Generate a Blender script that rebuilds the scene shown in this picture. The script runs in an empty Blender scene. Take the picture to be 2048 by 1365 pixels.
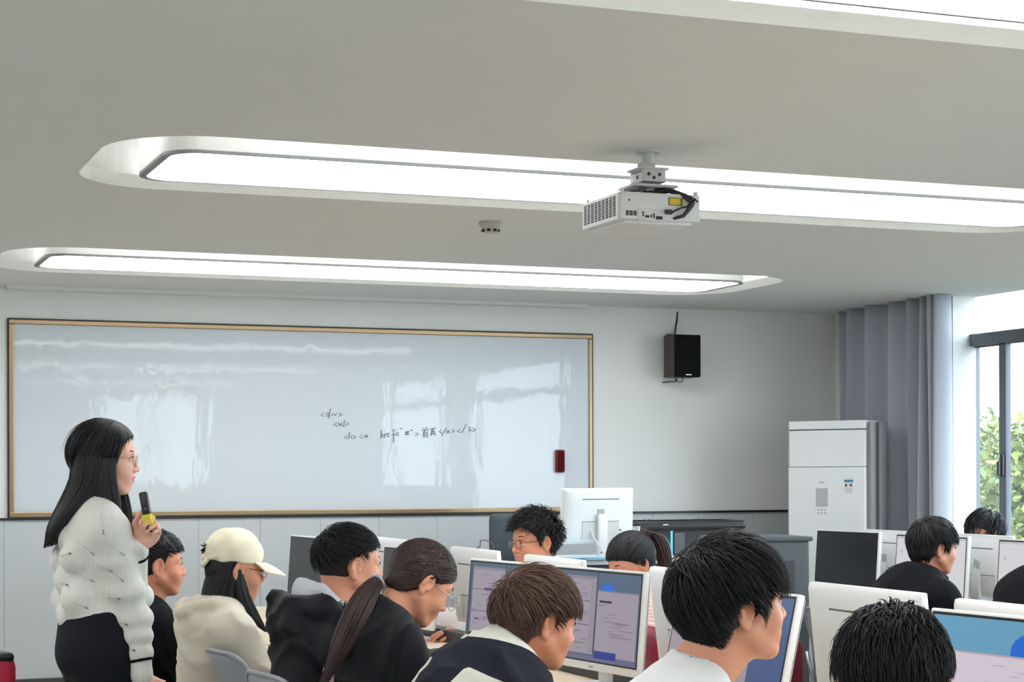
import bpy, bmesh, math, random
import numpy as np
from mathutils import Matrix, Vector

# ------------------------------------------------------------------ camera, world, exposure
scene = bpy.context.scene
COL = scene.collection
PSI = math.radians(21.4)          # the room's depth axis is +Y, the camera looks 21.4 deg to its right
FPX, YH, ROLL, CAMH = 3700.0, 953.0, 0.003, 1.47
cd = bpy.data.cameras.new('camera')
cam = bpy.data.objects.new('camera', cd)
COL.objects.link(cam)
cd.sensor_width = 36.0
cd.lens = 36.0 * FPX / 2048.0
cd.shift_y = (YH - 682.5) / 2048.0
cd.clip_start = 0.05
cd.clip_end = 300
cam.matrix_world = (Matrix.Translation((0, 0, CAMH)) @ Matrix.Rotation(-PSI, 4, 'Z') @
                    Matrix.Rotation(math.pi / 2, 4, 'X') @ Matrix.Rotation(-ROLL, 4, 'Z'))
scene.camera = cam
scene.view_settings.view_transform = 'Standard'
scene.view_settings.look = 'None'
scene.view_settings.exposure = 0.0
scene.view_settings.gamma = 1.0
scene.view_settings.use_curve_mapping = False
scene.cycles.max_bounces = 8
scene.cycles.diffuse_bounces = 5
scene.cycles.glossy_bounces = 3
scene.cycles.transmission_bounces = 4
scene.cycles.transparent_max_bounces = 8
scene.cycles.sample_clamp_indirect = 4.0
scene.cycles.caustics_reflective = False
scene.cycles.caustics_refractive = False

LAMP = 6.1          # radiance of the ceiling diffusers
COVE = 7.0          # radiance of the cove strips
SKY = 11.0
w = bpy.data.worlds.new('sky')
scene.world = w
w.use_nodes = True
wt = w.node_tree
bg = wt.nodes['Background']
tc = wt.nodes.new('ShaderNodeTexCoord')
sp = wt.nodes.new('ShaderNodeSeparateXYZ')
cr = wt.nodes.new('ShaderNodeValToRGB')
wt.links.new(tc.outputs['Generated'], sp.inputs[0])
wt.links.new(sp.outputs['Z'], cr.inputs[0])
wt.links.new(cr.outputs[0], bg.inputs[0])
cr.color_ramp.elements[0].position = 0.0
cr.color_ramp.elements[0].color = (0.78, 0.84, 0.90, 1)
cr.color_ramp.elements[1].position = 0.6
cr.color_ramp.elements[1].color = (0.80, 0.88, 1.0, 1)
bg.inputs[1].default_value = SKY


def W(px, py, d):
    """world point seen at photo pixel (px, py) at distance d along the view axis"""
    x, y = px - 1024.0, py - YH
    xr = x * math.cos(ROLL) - y * math.sin(ROLL)
    yr = x * math.sin(ROLL) + y * math.cos(ROLL)
    r, dn = xr / FPX * d, yr / FPX * d
    return Vector((r * math.cos(PSI) + d * math.sin(PSI), -r * math.sin(PSI) + d * math.cos(PSI), CAMH - dn))


def WY(px, py, Y):
    """the same, on the plane Y = const"""
    a, b = W(px, py, 1.0), W(px, py, 2.0)
    return W(px, py, 1.0 + (Y - a.y) / (b.y - a.y))


# ------------------------------------------------------------------ materials
def lin(c):
    return tuple(((v / 255.0) / 12.92 if v / 255.0 <= 0.04045 else ((v / 255.0 + 0.055) / 1.055) ** 2.4) for v in c)


MATS = {}


def mat(name, col, rough=0.5, metal=0.0, spec=0.5, noise=0.0, nscale=20.0, bump=0.0, bscale=60.0, coat=0.0,
        emit=None, estr=1.0, sheen=0.0, wave=None, sss=0.0, stretch=None):
    if name in MATS:
        return MATS[name]
    m = bpy.data.materials.new(name)
    m.use_nodes = True
    nt = m.node_tree
    b = nt.nodes['Principled BSDF']
    if rough >= .8: spec = min(spec, .15)
    c = lin(col)
    b.inputs['Base Color'].default_value = (*c, 1)
    b.inputs['Roughness'].default_value = rough
    b.inputs['Metallic'].default_value = metal
    b.inputs['Specular IOR Level'].default_value = spec
    b.inputs['Coat Weight'].default_value = coat
    b.inputs['Sheen Weight'].default_value = sheen
    if sss:
        b.inputs['Subsurface Weight'].default_value = sss
        b.inputs['Subsurface Radius'].default_value = (0.010, 0.004, 0.002)
        b.inputs['Subsurface Scale'].default_value = 1.0
    if emit:
        b.inputs['Emission Color'].default_value = (*lin(emit), 1)
        b.inputs['Emission Strength'].default_value = estr
    co = nt.nodes.new('ShaderNodeTexCoord')
    src = co.outputs['Object']
    if stretch:
        mp = nt.nodes.new('ShaderNodeMapping')
        mp.inputs['Scale'].default_value = stretch
        nt.links.new(src, mp.inputs[0])
        src = mp.outputs[0]
    if noise:
        n = nt.nodes.new('ShaderNodeTexNoise')
        n.inputs['Scale'].default_value = nscale
        n.inputs['Detail'].default_value = 4
        nt.links.new(src, n.inputs['Vector'])
        r = nt.nodes.new('ShaderNodeMix')
        r.data_type = 'RGBA'
        r.inputs[6].default_value = (*[max(0, v * (1 - noise)) for v in c], 1)
        r.inputs[7].default_value = (*[min(1, v * (1 + noise)) for v in c], 1)
        nt.links.new(n.outputs[0], r.inputs[0])
        nt.links.new(r.outputs[2], b.inputs['Base Color'])
    h = None
    if bump:
        n2 = nt.nodes.new('ShaderNodeTexNoise')
        n2.inputs['Scale'].default_value = bscale
        n2.inputs['Detail'].default_value = 3
        nt.links.new(src, n2.inputs['Vector'])
        h = n2.outputs[0]
    if wave:
        wv = nt.nodes.new('ShaderNodeTexWave')
        wv.bands_direction = wave[0]
        wv.inputs['Scale'].default_value = wave[1]
        wv.inputs['Distortion'].default_value = wave[2]
        wv.inputs['Detail'].default_value = 1
        nt.links.new(src, wv.inputs['Vector'])
        h = wv.outputs[1]
    if h is not None:
        bp = nt.nodes.new('ShaderNodeBump')
        bp.inputs['Strength'].default_value = bump or 0.5
        bp.inputs['Distance'].default_value = 0.003 if not wave else wave[3]
        nt.links.new(h, bp.inputs['Height'])
        nt.links.new(bp.outputs[0], b.inputs['Normal'])
    MATS[name] = m
    return m


def emat(name, col, strength=1.0):
    """a lit screen pixel: glossy front, emits its own colour"""
    return mat(name, (12, 12, 14), rough=0.25, spec=0.4, emit=col, estr=strength)


def glassmat(name, tint=(245, 250, 252), fac=0.10):
    if name in MATS:
        return MATS[name]
    m = bpy.data.materials.new(name)
    m.use_nodes = True
    nt = m.node_tree
    nt.nodes.clear()
    o = nt.nodes.new('ShaderNodeOutputMaterial')
    t = nt.nodes.new('ShaderNodeBsdfTransparent')
    t.inputs[0].default_value = (*lin(tint), 1)
    g = nt.nodes.new('ShaderNodeBsdfGlossy')
    g.inputs['Roughness'].default_value = 0.02
    mx = nt.nodes.new('ShaderNodeMixShader')
    mx.inputs[0].default_value = fac
    nt.links.new(t.outputs[0], mx.inputs[1])
    nt.links.new(g.outputs[0], mx.inputs[2])
    nt.links.new(mx.outputs[0], o.inputs[0])
    MATS[name] = m
    return m


# ------------------------------------------------------------------ objects
def tag(o, label=None, cat=None, group=None, kind=None):
    if label: o['label'] = label
    if cat: o['category'] = cat
    if group: o['group'] = group
    if kind: o['kind'] = kind
    return o


def empty(name, loc=(0, 0, 0), rz=0.0, label=None, cat=None, group=None):
    o = bpy.data.objects.new(name, None)
    o.empty_display_size = 0.1
    COL.objects.link(o)
    o.location = loc
    o.rotation_euler = (0, 0, rz)
    return tag(o, label, cat, group)


def link(name, me, mats, parent=None, smooth=False):
    o = bpy.data.objects.new(name, me)
    COL.objects.link(o)
    for m in (mats if isinstance(mats, (list, tuple)) else [mats]):
        me.materials.append(m)
    if smooth:
        me.polygons.foreach_set('use_smooth', [True] * len(me.polygons))
    if parent:
        o.parent = parent
    return o


class MB:
    """collects primitives into one bmesh"""

    def __init__(s):
        s.bm = bmesh.new()
        s.mi = 0

    def _fin(s, geom, M, mi):
        bmesh.ops.transform(s.bm, matrix=M, verts=geom)
        fs = set()
        for v in geom:
            fs.update(v.link_faces)
        for f in fs:
            f.material_index = s.mi if mi is None else mi
        return geom

    def box(s, c, size, R=None, bev=0.0, seg=2, mi=None):
        g = bmesh.ops.create_cube(s.bm, size=1.0)['verts']
        bmesh.ops.scale(s.bm, vec=size, verts=g)
        if bev:
            es = list({e for v in g for e in v.link_edges})
            r = bmesh.ops.bevel(s.bm, geom=es, offset=bev, segments=seg, profile=0.5, affect='EDGES', clamp_overlap=True)
            g = list({v for f in r['faces'] for v in f.verts} | {v for v in g if v.is_valid})
            seen = set(g)
            st = list(g)
            while st:
                v = st.pop()
                for e in v.link_edges:
                    o = e.other_vert(v)
                    if o not in seen:
                        seen.add(o)
                        st.append(o)
            g = list(seen)
        M = Matrix.Translation(c)
        if R is not None:
            M = M @ R.to_4x4()
        s._fin(g, M, mi)
        return s

    def b2(s, lo, hi, **k):
        return s.box([(a + b) / 2 for a, b in zip(lo, hi)], [abs(b - a) for a, b in zip(lo, hi)], **k)

    def cyl(s, a, b, r, r2=None, n=16, mi=None, caps=True):
        a, b = Vector(a), Vector(b)
        d = b - a
        g = bmesh.ops.create_cone(s.bm, cap_ends=caps, segments=n, radius1=r, radius2=r if r2 is None else r2, depth=d.length)['verts']
        q = Vector((0, 0, 1)).rotation_difference(d.normalized()) if d.length > 1e-9 else Matrix.Identity(3).to_quaternion()
        s._fin(g, Matrix.Translation((a + b) / 2) @ q.to_matrix().to_4x4(), mi)
        return s

    def ball(s, c, r, n=12, mi=None, R=None):
        g = bmesh.ops.create_uvsphere(s.bm, u_segments=n * 2, v_segments=n, radius=1.0)['verts']
        r = (r, r, r) if isinstance(r, (int, float)) else r
        bmesh.ops.scale(s.bm, vec=r, verts=g)
        M = Matrix.Translation(c)
        if R is not None:
            M = M @ R.to_4x4()
        s._fin(g, M, mi)
        return s

    def tube(s, pts, r, n=8, mi=None, closed=False):
        pts = [Vector(p) for p in pts]
        m = len(pts)
        rs = r if isinstance(r, (list, tuple)) else [r] * m
        rings = []
        up = Vector((0.123, 0.31, 0.94)).normalized()
        for i, p in enumerate(pts):
            if closed:
                t = pts[(i + 1) % m] - pts[i - 1]
            else:
                t = pts[min(i + 1, m - 1)] - pts[max(i - 1, 0)]
            t.normalize()
            a = t.cross(up)
            if a.length < 1e-4: a = t.cross(Vector((1, 0, 0)))
            a.normalize()
            b = t.cross(a)
            up = b * -1 if False else up
            rings.append([s.bm.verts.new(p + (a * math.cos(2 * math.pi * k / n) + b * math.sin(2 * math.pi * k / n)) * rs[i]) for k in range(n)])
        mm = s.mi if mi is None else mi
        for i in range(m if closed else m - 1):
            A, B = rings[i], rings[(i + 1) % m]
            for k in range(n):
                f = s.bm.faces.new((A[k], A[(k + 1) % n], B[(k + 1) % n], B[k]))
                f.material_index = mm
        if not closed:
            for rg in (rings[0], rings[-1]):
                f = s.bm.faces.new(rg)
                f.material_index = mm
        return s

    def poly(s, pts, mi=None):
        f = s.bm.faces.new([s.bm.verts.new(p) for p in pts])
        f.material_index = s.mi if mi is None else mi
        return s

    def prism(s, loop, z0, z1, mi=None, holes=()):
        """closed 2-D loop [(x, y)] extruded from z0 to z1"""
        bot = [s.bm.verts.new((x, y, z0)) for x, y in loop]
        top = [s.bm.verts.new((x, y, z1)) for x, y in loop]
        mm = s.mi if mi is None else mi
        n = len(loop)
        for k in range(n):
            f = s.bm.faces.new((bot[k], bot[(k + 1) % n], top[(k + 1) % n], top[k]))
            f.material_index = mm
        for L in (bot, top):
            f = s.bm.faces.new(L)
            f.material_index = mm
        return s

    def lathe(s, prof, c=(0, 0, 0), n=24, mi=None, R=None):
        rings = []
        M = Matrix.Translation(c) @ (R.to_4x4() if R is not None else Matrix.Identity(4))
        for r, z in prof:
            rings.append([s.bm.verts.new(M @ Vector((r * math.cos(2 * math.pi * k / n), r * math.sin(2 * math.pi * k / n), z))) for k in range(n)])
        mm = s.mi if mi is None else mi
        for A, B in zip(rings, rings[1:]):
            for k in range(n):
                f = s.bm.faces.new((A[k], A[(k + 1) % n], B[(k + 1) % n], B[k]))
                f.material_index = mm
        for rg in (rings[0], rings[-1]):
            f = s.bm.faces.new(rg)
            f.material_index = mm
        return s

    def build(s, name, mats, parent=None, smooth=False, loc=None, autosmooth=None):
        bmesh.ops.recalc_face_normals(s.bm, faces=s.bm.faces)
        me = bpy.data.meshes.new(name)
        if autosmooth:
            lim = math.radians(autosmooth)
            for e in s.bm.edges:
                if len(e.link_faces) == 2 and e.calc_face_angle(0) > lim:
                    e.smooth = False
            smooth = True
        s.bm.to_mesh(me)
        s.bm.free()
        o = link(name, me, mats, parent, smooth)
        if loc is not None:
            o.location = loc
        return o


def copy_tree(o, parent=None):
    c = o.copy()
    COL.objects.link(c)
    if parent: c.parent = parent
    for ch in list(o.children):
        copy_tree(ch, c)
    return c


def npmesh(name, V, F, mats, parent=None, smooth=True, midx=None):
    me = bpy.data.meshes.new(name)
    V = np.asarray(V, dtype=np.float32)
    F = np.asarray(F, dtype=np.int32)
    k = F.shape[1]
    me.vertices.add(len(V))
    me.vertices.foreach_set('co', V.ravel())
    me.loops.add(F.size)
    me.loops.foreach_set('vertex_index', F.ravel())
    me.polygons.add(len(F))
    me.polygons.foreach_set('loop_start', np.arange(0, F.size, k, dtype=np.int32))
    try:
        me.polygons.foreach_set('loop_total', np.full(len(F), k, dtype=np.int32))
    except Exception:
        pass
    if midx is not None:
        me.polygons.foreach_set('material_index', np.asarray(midx, dtype=np.int32))
    me.update(calc_edges=True)
    me.validate()
    return link(name, me, mats, parent, smooth)


# ------------------------------------------------------------------ signed-distance modelling (one continuous surface per body)
class SDF:
    def __init__(s):
        s.p = []

    def ell(s, c, r, R=None, k=0.02, op=1):
        c = np.array(c, float)
        r = np.array(r, float) * np.ones(3)
        R = np.eye(3) if R is None else np.array(R, float)
        e = np.sqrt(((R * r) ** 2).sum(axis=1))

        def f(P):
            q = (P - c) @ R
            a = np.sqrt(((q / r) ** 2).sum(-1)) + 1e-9
            b = np.sqrt(((q / (r * r)) ** 2).sum(-1)) + 1e-9
            return a * (a - 1) / b
        s.p.append((op, f, c - e, c + e, k))
        return s

    def cap(s, a, b, ra, rb=None, k=0.02, op=1):
        a, b = np.array(a, float), np.array(b, float)
        rb = ra if rb is None else rb
        d = b - a
        L = max(d @ d, 1e-12)

        def f(P):
            t = np.clip(((P - a) @ d) / L, 0, 1)
            return np.sqrt(((P - a - t[..., None] * d) ** 2).sum(-1)) - (ra + (rb - ra) * t)
        m = max(ra, rb)
        s.p.append((op, f, np.minimum(a, b) - m, np.maximum(a, b) + m, k))
        return s

    def path(s, pts, rs, k=0.02, op=1):
        rs = rs if isinstance(rs, (list, tuple)) else [rs] * len(pts)
        for i in range(len(pts) - 1):
            s.cap(pts[i], pts[i + 1], rs[i], rs[i + 1], k, op)
        return s

    def cut(s, fn, lo, hi):
        s.p.append((0, fn, np.array(lo, float), np.array(hi, float), 0.003))
        return s

    def mesh(s, h, lo=None, hi=None, disp=None, relax=1):
        us = [p for p in s.p if p[0] == 1]
        l = np.min([p[2] for p in us], axis=0) - 3 * h
        u = np.max([p[3] for p in us], axis=0) + 3 * h
        if lo is not None: l = np.maximum(l, np.array([(-9e9 if v is None else v) for v in lo]))
        if hi is not None: u = np.minimum(u, np.array([(9e9 if v is None else v) for v in hi]))
        n = np.maximum(np.ceil((u - l) / h).astype(int) + 1, 3)
        ax = [l[i] + h * np.arange(n[i]) for i in range(3)]
        F = np.full(n, 0.15, dtype=np.float32)
        for op, f, plo, phi, k in s.p:
            m = k + 3 * h
            i0 = np.maximum(np.floor((plo - m - l) / h).astype(int), 0)
            i1 = np.minimum(np.ceil((phi + m - l) / h).astype(int) + 1, n)
            if np.any(i1 - i0 < 1): continue
            sl = tuple(slice(a, b) for a, b in zip(i0, i1))
            P = np.stack(np.meshgrid(ax[0][sl[0]], ax[1][sl[1]], ax[2][sl[2]], indexing='ij'), -1)
            d = f(P)
            A = F[sl]
            if op == 1:
                t = np.clip(0.5 + 0.5 * (A - d) / k, 0, 1)
                F[sl] = A * (1 - t) + d * t - k * t * (1 - t)
            else:
                d2 = -d if op == -1 else d
                t = np.clip(0.5 - 0.5 * (A - d2) / k, 0, 1)
                F[sl] = A * (1 - t) + d2 * t + k * t * (1 - t)
        if disp is not None:
            idx = np.nonzero(np.abs(F) < 0.05)
            P = np.stack([ax[i][idx[i]] for i in range(3)], -1)
            F[idx] -= disp(P).astype(np.float32)
        return surfnet(F, ax, relax)


def surfnet(F, ax, relax=1):
    S = F < 0
    c = [S[i:i + S.shape[0] - 1, j:j + S.shape[1] - 1, k:k + S.shape[2] - 1] for i in (0, 1) for j in (0, 1) for k in (0, 1)]
    allv = c[0].copy()
    anyv = c[0].copy()
    for q in c[1:]:
        allv &= q
        anyv |= q
    act = anyv & ~allv
    I, J, K = np.nonzero(act)
    vid = np.full(act.shape, -1, dtype=np.int64)
    vid[I, J, K] = np.arange(len(I))
    off = [(i, j, k) for i in (0, 1) for j in (0, 1) for k in (0, 1)]
    val = np.stack([F[I + a, J + b, K + d] for a, b, d in off], -1)
    acc = np.zeros((len(I), 3))
    cnt = np.zeros(len(I))
    for e0 in range(8):
        for bit in (1, 2, 4):
            if e0 & bit: continue
            e1 = e0 | bit
            a, b = val[:, e0], val[:, e1]
            m = (a < 0) != (b < 0)
            t = np.where(m, a / (a - b + 1e-20), 0)
            p0, p1 = np.array(off[e0], float), np.array(off[e1], float)
            acc += np.where(m[:, None], p0 + t[:, None] * (p1 - p0), 0)
            cnt += m
    acc /= np.maximum(cnt, 1)[:, None]
    V = np.stack([ax[0][I], ax[1][J], ax[2][K]], -1) + acc * (ax[0][1] - ax[0][0])
    Q = []
    n0, n1, n2 = F.shape
    # x edges
    a, b = S[:-1, 1:-1, 1:-1], S[1:, 1:-1, 1:-1]
    i, j, k = np.nonzero(a != b)
    s = a[i, j, k]
    j += 1; k += 1
    q = np.stack([vid[i, j - 1, k - 1], vid[i, j, k - 1], vid[i, j, k], vid[i, j - 1, k]], -1)
    q[~s] = q[~s][:, ::-1]
    Q.append(q)
    a, b = S[1:-1, :-1, 1:-1], S[1:-1, 1:, 1:-1]
    i, j, k = np.nonzero(a != b)
    s = a[i, j, k]
    i += 1; k += 1
    q = np.stack([vid[i - 1, j, k - 1], vid[i - 1, j, k], vid[i, j, k], vid[i, j, k - 1]], -1)
    q[~s] = q[~s][:, ::-1]
    Q.append(q)
    a, b = S[1:-1, 1:-1, :-1], S[1:-1, 1:-1, 1:]
    i, j, k = np.nonzero(a != b)
    s = a[i, j, k]
    i += 1; j += 1
    q = np.stack([vid[i - 1, j - 1, k], vid[i, j - 1, k], vid[i, j, k], vid[i - 1, j, k]], -1)
    q[~s] = q[~s][:, ::-1]
    Q.append(q)
    Q = np.concatenate(Q)
    Q = Q[(Q >= 0).all(1)]
    for _ in range(relax):
        A = np.zeros_like(V)
        N = np.zeros(len(V))
        for x in range(4):
            np.add.at(A, Q[:, x], V[Q[:, (x + 1) % 4]])
            np.add.at(N, Q[:, x], 1)
            np.add.at(A, Q[:, x], V[Q[:, (x - 1) % 4]])
            np.add.at(N, Q[:, x], 1)
        V = np.where(N[:, None] > 0, 0.5 * V + 0.5 * A / np.maximum(N, 1)[:, None], V)
    return V, Q


def merge(parts):
    Vs, Fs, o = [], [], 0
    for V, F in parts:
        Vs.append(V)
        Fs.append(F + o)
        o += len(V)
    return np.concatenate(Vs), np.concatenate(Fs)


def rx(a): c, s = math.cos(a), math.sin(a); return np.array([[1, 0, 0], [0, c, -s], [0, s, c]])
def ry(a): c, s = math.cos(a), math.sin(a); return np.array([[c, 0, s], [0, 1, 0], [-s, 0, c]])
def rz(a): c, s = math.cos(a), math.sin(a); return np.array([[c, -s, 0], [s, c, 0], [0, 0, 1]])
# ------------------------------------------------------------------ room shell
CEIL = 2.615
YF, YB, XL, XR = 11.4, -1.4, -4.5, 6.94
m_wall = mat('wall_paint', (226, 227, 224), 0.85, noise=0.03, nscale=3, bump=0.08, bscale=300)
m_ceil = mat('ceiling_paint', (226, 227, 224), 0.9, noise=0.02, nscale=4, bump=0.1, bscale=350)
m_panel = mat('wainscot_panel', (186, 191, 192), 0.5, spec=.3, noise=0.02, nscale=5, bump=0.05, bscale=150)
m_seam = mat('seam_dark', (168, 174, 178), 0.7)
m_black = mat('black_trim', (16, 16, 18), 0.4)
m_base = mat('baseboard_grey', (52, 54, 58), 0.45)
m_white = mat('white_plastic', (232, 232, 230), 0.32, noise=0.01, nscale=8)
m_cove = mat('cove_white', (242, 242, 238), 0.7)
m_floor = mat('floor_vinyl', (168, 166, 160), 0.35, noise=0.06, nscale=3, bump=0.05, bscale=80)


def struct(o):
    o['kind'] = 'structure'
    return o


struct(MB().b2((XL - .2, YB - .2, -.12), (XR + .3, YF + .2, 0)).build('floor', m_floor))
struct(MB().b2((XL, YB - .15, 0), (XL - .15, YF + .15, 3.1)).build('wall_left', m_wall))
# back wall with a wide window opening (seen mirrored in the whiteboard)
o = MB()
o.b2((XL, YB - .15, 0), (3.7, YB, 3.1)).b2((5.15, YB - .15, 0), (XR + .2, YB, 3.1)).b2((3.7, YB - .15, 0), (5.15, YB, 1.35)).b2((3.7, YB - .15, 2.58), (5.15, YB, 3.1))
struct(o.build('wall_back', m_wall))
wb = struct(MB().b2((3.7, YB - .1, 1.35), (3.76, YB - .04, 2.58)).b2((5.09, YB - .1, 1.35), (5.15, YB - .04, 2.58)).b2((3.7, YB - .1, 1.35), (5.15, YB - .04, 1.41)).b2((3.7, YB - .1, 2.52), (5.15, YB - .04, 2.58)).b2((4.38, YB - .1, 1.35), (4.44, YB - .04, 2.58)).build('window_4', mat('window_frame_grey', (88, 92, 100), 0.4)))
MB().b2((3.76, YB - .075, 1.41), (5.09, YB - .069, 2.52)).build('pane', glassmat('window_glass'), wb)
# front wall + wainscot
wf = struct(MB().b2((XL, YF, 0), (XR + .3, YF + .15, 3.1)).build('wall_front', m_wall))
TRZ = 1.222
seams = [3.155 + .39 * k for k in range(-20, 11)]
seams = [XL] + [s_ for s_ in seams if XL + .05 < s_ < XR - .05] + [XR]
for a_, b_ in zip(seams, seams[1:]):
    MB().b2((a_ + .0009, YF - .009, .26), (b_ - .0009, YF, TRZ - .006), bev=.0012, seg=1).build('panel', m_panel, wf)
MB().b2((XL, YF - .005, .2), (XR, YF + .001, TRZ)).build('panel_backing', m_seam, wf)
struct(MB().b2((XL, YF - .022, TRZ - .008), (XR, YF, TRZ + .006)).build('trim_1', m_black))
struct(MB().b2((XL, YF - .024, .18), (XR, YF, .262), bev=.003).build('baseboard_front', m_base))
struct(MB().b2((XL, YF - 1.5, 0), (XR, YF - .0, .18), bev=.004).build('stage_step', mat('stage_vinyl', (176, 174, 168), 0.4, noise=.05, nscale=4)))
# shallow recess edge for the roll-down screen, along the front wall
struct(MB().b2((1.22, YF - .09, CEIL - .022), (4.98, YF, CEIL + .01), bev=.004).build('trim_2', m_wall))

# right wall with window openings
WINS = [(6.9, 9.98), (3.4, 6.4), (.2, 2.9)]
SILL, WTOP = .92, 2.62
o = MB()
ys = [YB]
for a_, b_ in sorted(WINS):
    ys += [a_, b_]
ys += [YF + .15]
for a_, b_ in zip(ys[::2], ys[1::2]):
    o.b2((XR, a_, 0), (XR + .175, b_, 3.1))
for a_, b_ in WINS:
    o.b2((XR, a_, 0), (XR + .175, b_, SILL)).b2((XR, a_, WTOP), (XR + .175, b_, 3.1))
struct(o.build('wall_right', m_wall))
m_frame = MATS['window_frame_grey']
m_glass = glassmat('window_glass')
XW = 7.1
for i, (a_, b_) in enumerate(WINS):
    TR0, TR1 = 2.295, 2.372
    o = MB()
    o.b2((XW - .03, a_, SILL), (XW + .05, a_ + .05, WTOP)).b2((XW - .03, b_ + .006, SILL), (XW + .05, b_ + .04, TR0 + .02))
    o.b2((XW - .03, a_, SILL), (XW + .05, b_, SILL + .05)).b2((XW - .035, a_, TR0), (XW + .055, b_, TR1), bev=.006)
    wn = struct(o.build('window_%d' % (i + 1), m_frame))
    MB().b2((XR - .02, a_, SILL - .03), (XR + .18, b_, SILL), bev=.004).build('sill', mat('sill_stone', (205, 204, 200), .4), wn)
    MB().b2((XW + .006, a_ + .03, TR1), (XW + .012, b_, WTOP)).build('pane', m_glass, wn)
    # two sliding sashes
    mid = b_ - .3
    for (s0, s1, dx) in ((mid - .04, b_ + .03, .02), (a_ + .05, mid + .0, -.015)):
        q = MB()
        for c0, c1 in ((s0, s0 + .055), (s1 - .012, s1)) if dx > 0 else ((s0, s0 + .055), (s1 - .07, s1)):
            q.b2((XW + dx - .014, c0, SILL + .05), (XW + dx + .014, c1, TR0), bev=.003)
        q.b2((XW + dx - .014, s0, SILL + .05), (XW + dx + .014, s1, SILL + .1)).b2((XW + dx - .014, s0, TR0 - .010), (XW + dx + .014, s1, TR0))
        sh = q.build('sash', m_frame, wn)
        MB().b2((XW + dx - .003, s0 + .01, SILL + .06), (XW + dx + .003, s1 - .01, TR0 - .01)).build('pane', m_glass, sh)
    if i == 0:
        hz = 1.47 + .06
        MB().b2((XW - .05, mid - .062, hz - .07), (XW - .028, mid - .03, hz + .07), bev=.006).box((XW - .065, mid - .046, hz - .02), (.02, .018, .09), bev=.005).build('latch', mat('latch_black', (30, 30, 34), .3), wn)


# ceiling: strips around the stadium-shaped openings
def rrect(x0, x1, y0, y1, r, n=10):
    L = []
    for cx, cy, a0 in ((x1 - r, y1 - r, 0), (x0 + r, y1 - r, 90), (x0 + r, y0 + r, 180), (x1 - r, y0 + r, 270)):
        for k in range(n + 1):
            a = math.radians(a0 + 90 * k / n)
            L.append((cx + r * math.cos(a), cy + r * math.sin(a)))
    return L


LY = [(9.36, 10.54), (6.15, 7.36), (2.93, 4.13), (-.27, .93)]
LX = [(1.02, 5.5), (-4.1, .3)]  # the second column is unseen, added to light the room evenly
LIP, CAV = .052, .24
bm = bmesh.new()
loops = [[(XL, YB), (XR + .2, YB), (XR + .2, YF), (XL, YF)]]
for (x0, x1) in LX:
    for (y0, y1) in LY:
        loops.append(rrect(x0, x1, y0, y1, .36))
es = []
rims = []
for L in loops:
    vs = [bm.verts.new((x, y, CEIL)) for x, y in L]
    rims.append(vs)
    for k in range(len(vs)):
        es.append(bm.edges.new((vs[k], vs[(k + 1) % len(vs)])))
bmesh.ops.triangle_fill(bm, edges=es, use_beauty=True)
for f in bm.faces: f.material_index = 0
for L, vs in zip(loops[1:], rims[1:]):
    n = len(vs)
    cx = sum(p[0] for p in L) / n; cy = sum(p[1] for p in L) / n
    hx = max(p[0] for p in L) - cx; hy = max(p[1] for p in L) - cy
    up = [bm.verts.new((v.co.x, v.co.y, CEIL + LIP)) for v in vs]
    out = [bm.verts.new((cx + (v.co.x - cx) * (hx + .1) / hx, cy + (v.co.y - cy) * (hy + .1) / hy, CEIL + LIP)) for v in vs]
    top = [bm.verts.new((v.co.x, v.co.y, CEIL + CAV)) for v in out]
    for A, B in ((vs, up), (up, out), (out, top)):
        for k in range(n):
            f = bm.faces.new((A[k], A[(k + 1) % n], B[(k + 1) % n], B[k]))
            f.material_index = 1
    f = bm.faces.new(top)
    f.material_index = 1
bmesh.ops.recalc_face_normals(bm, faces=bm.faces)
me = bpy.data.meshes.new('ceiling')
bm.to_mesh(me)
bm.free()
struct(link('ceiling', me, [m_ceil, m_cove]))

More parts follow.
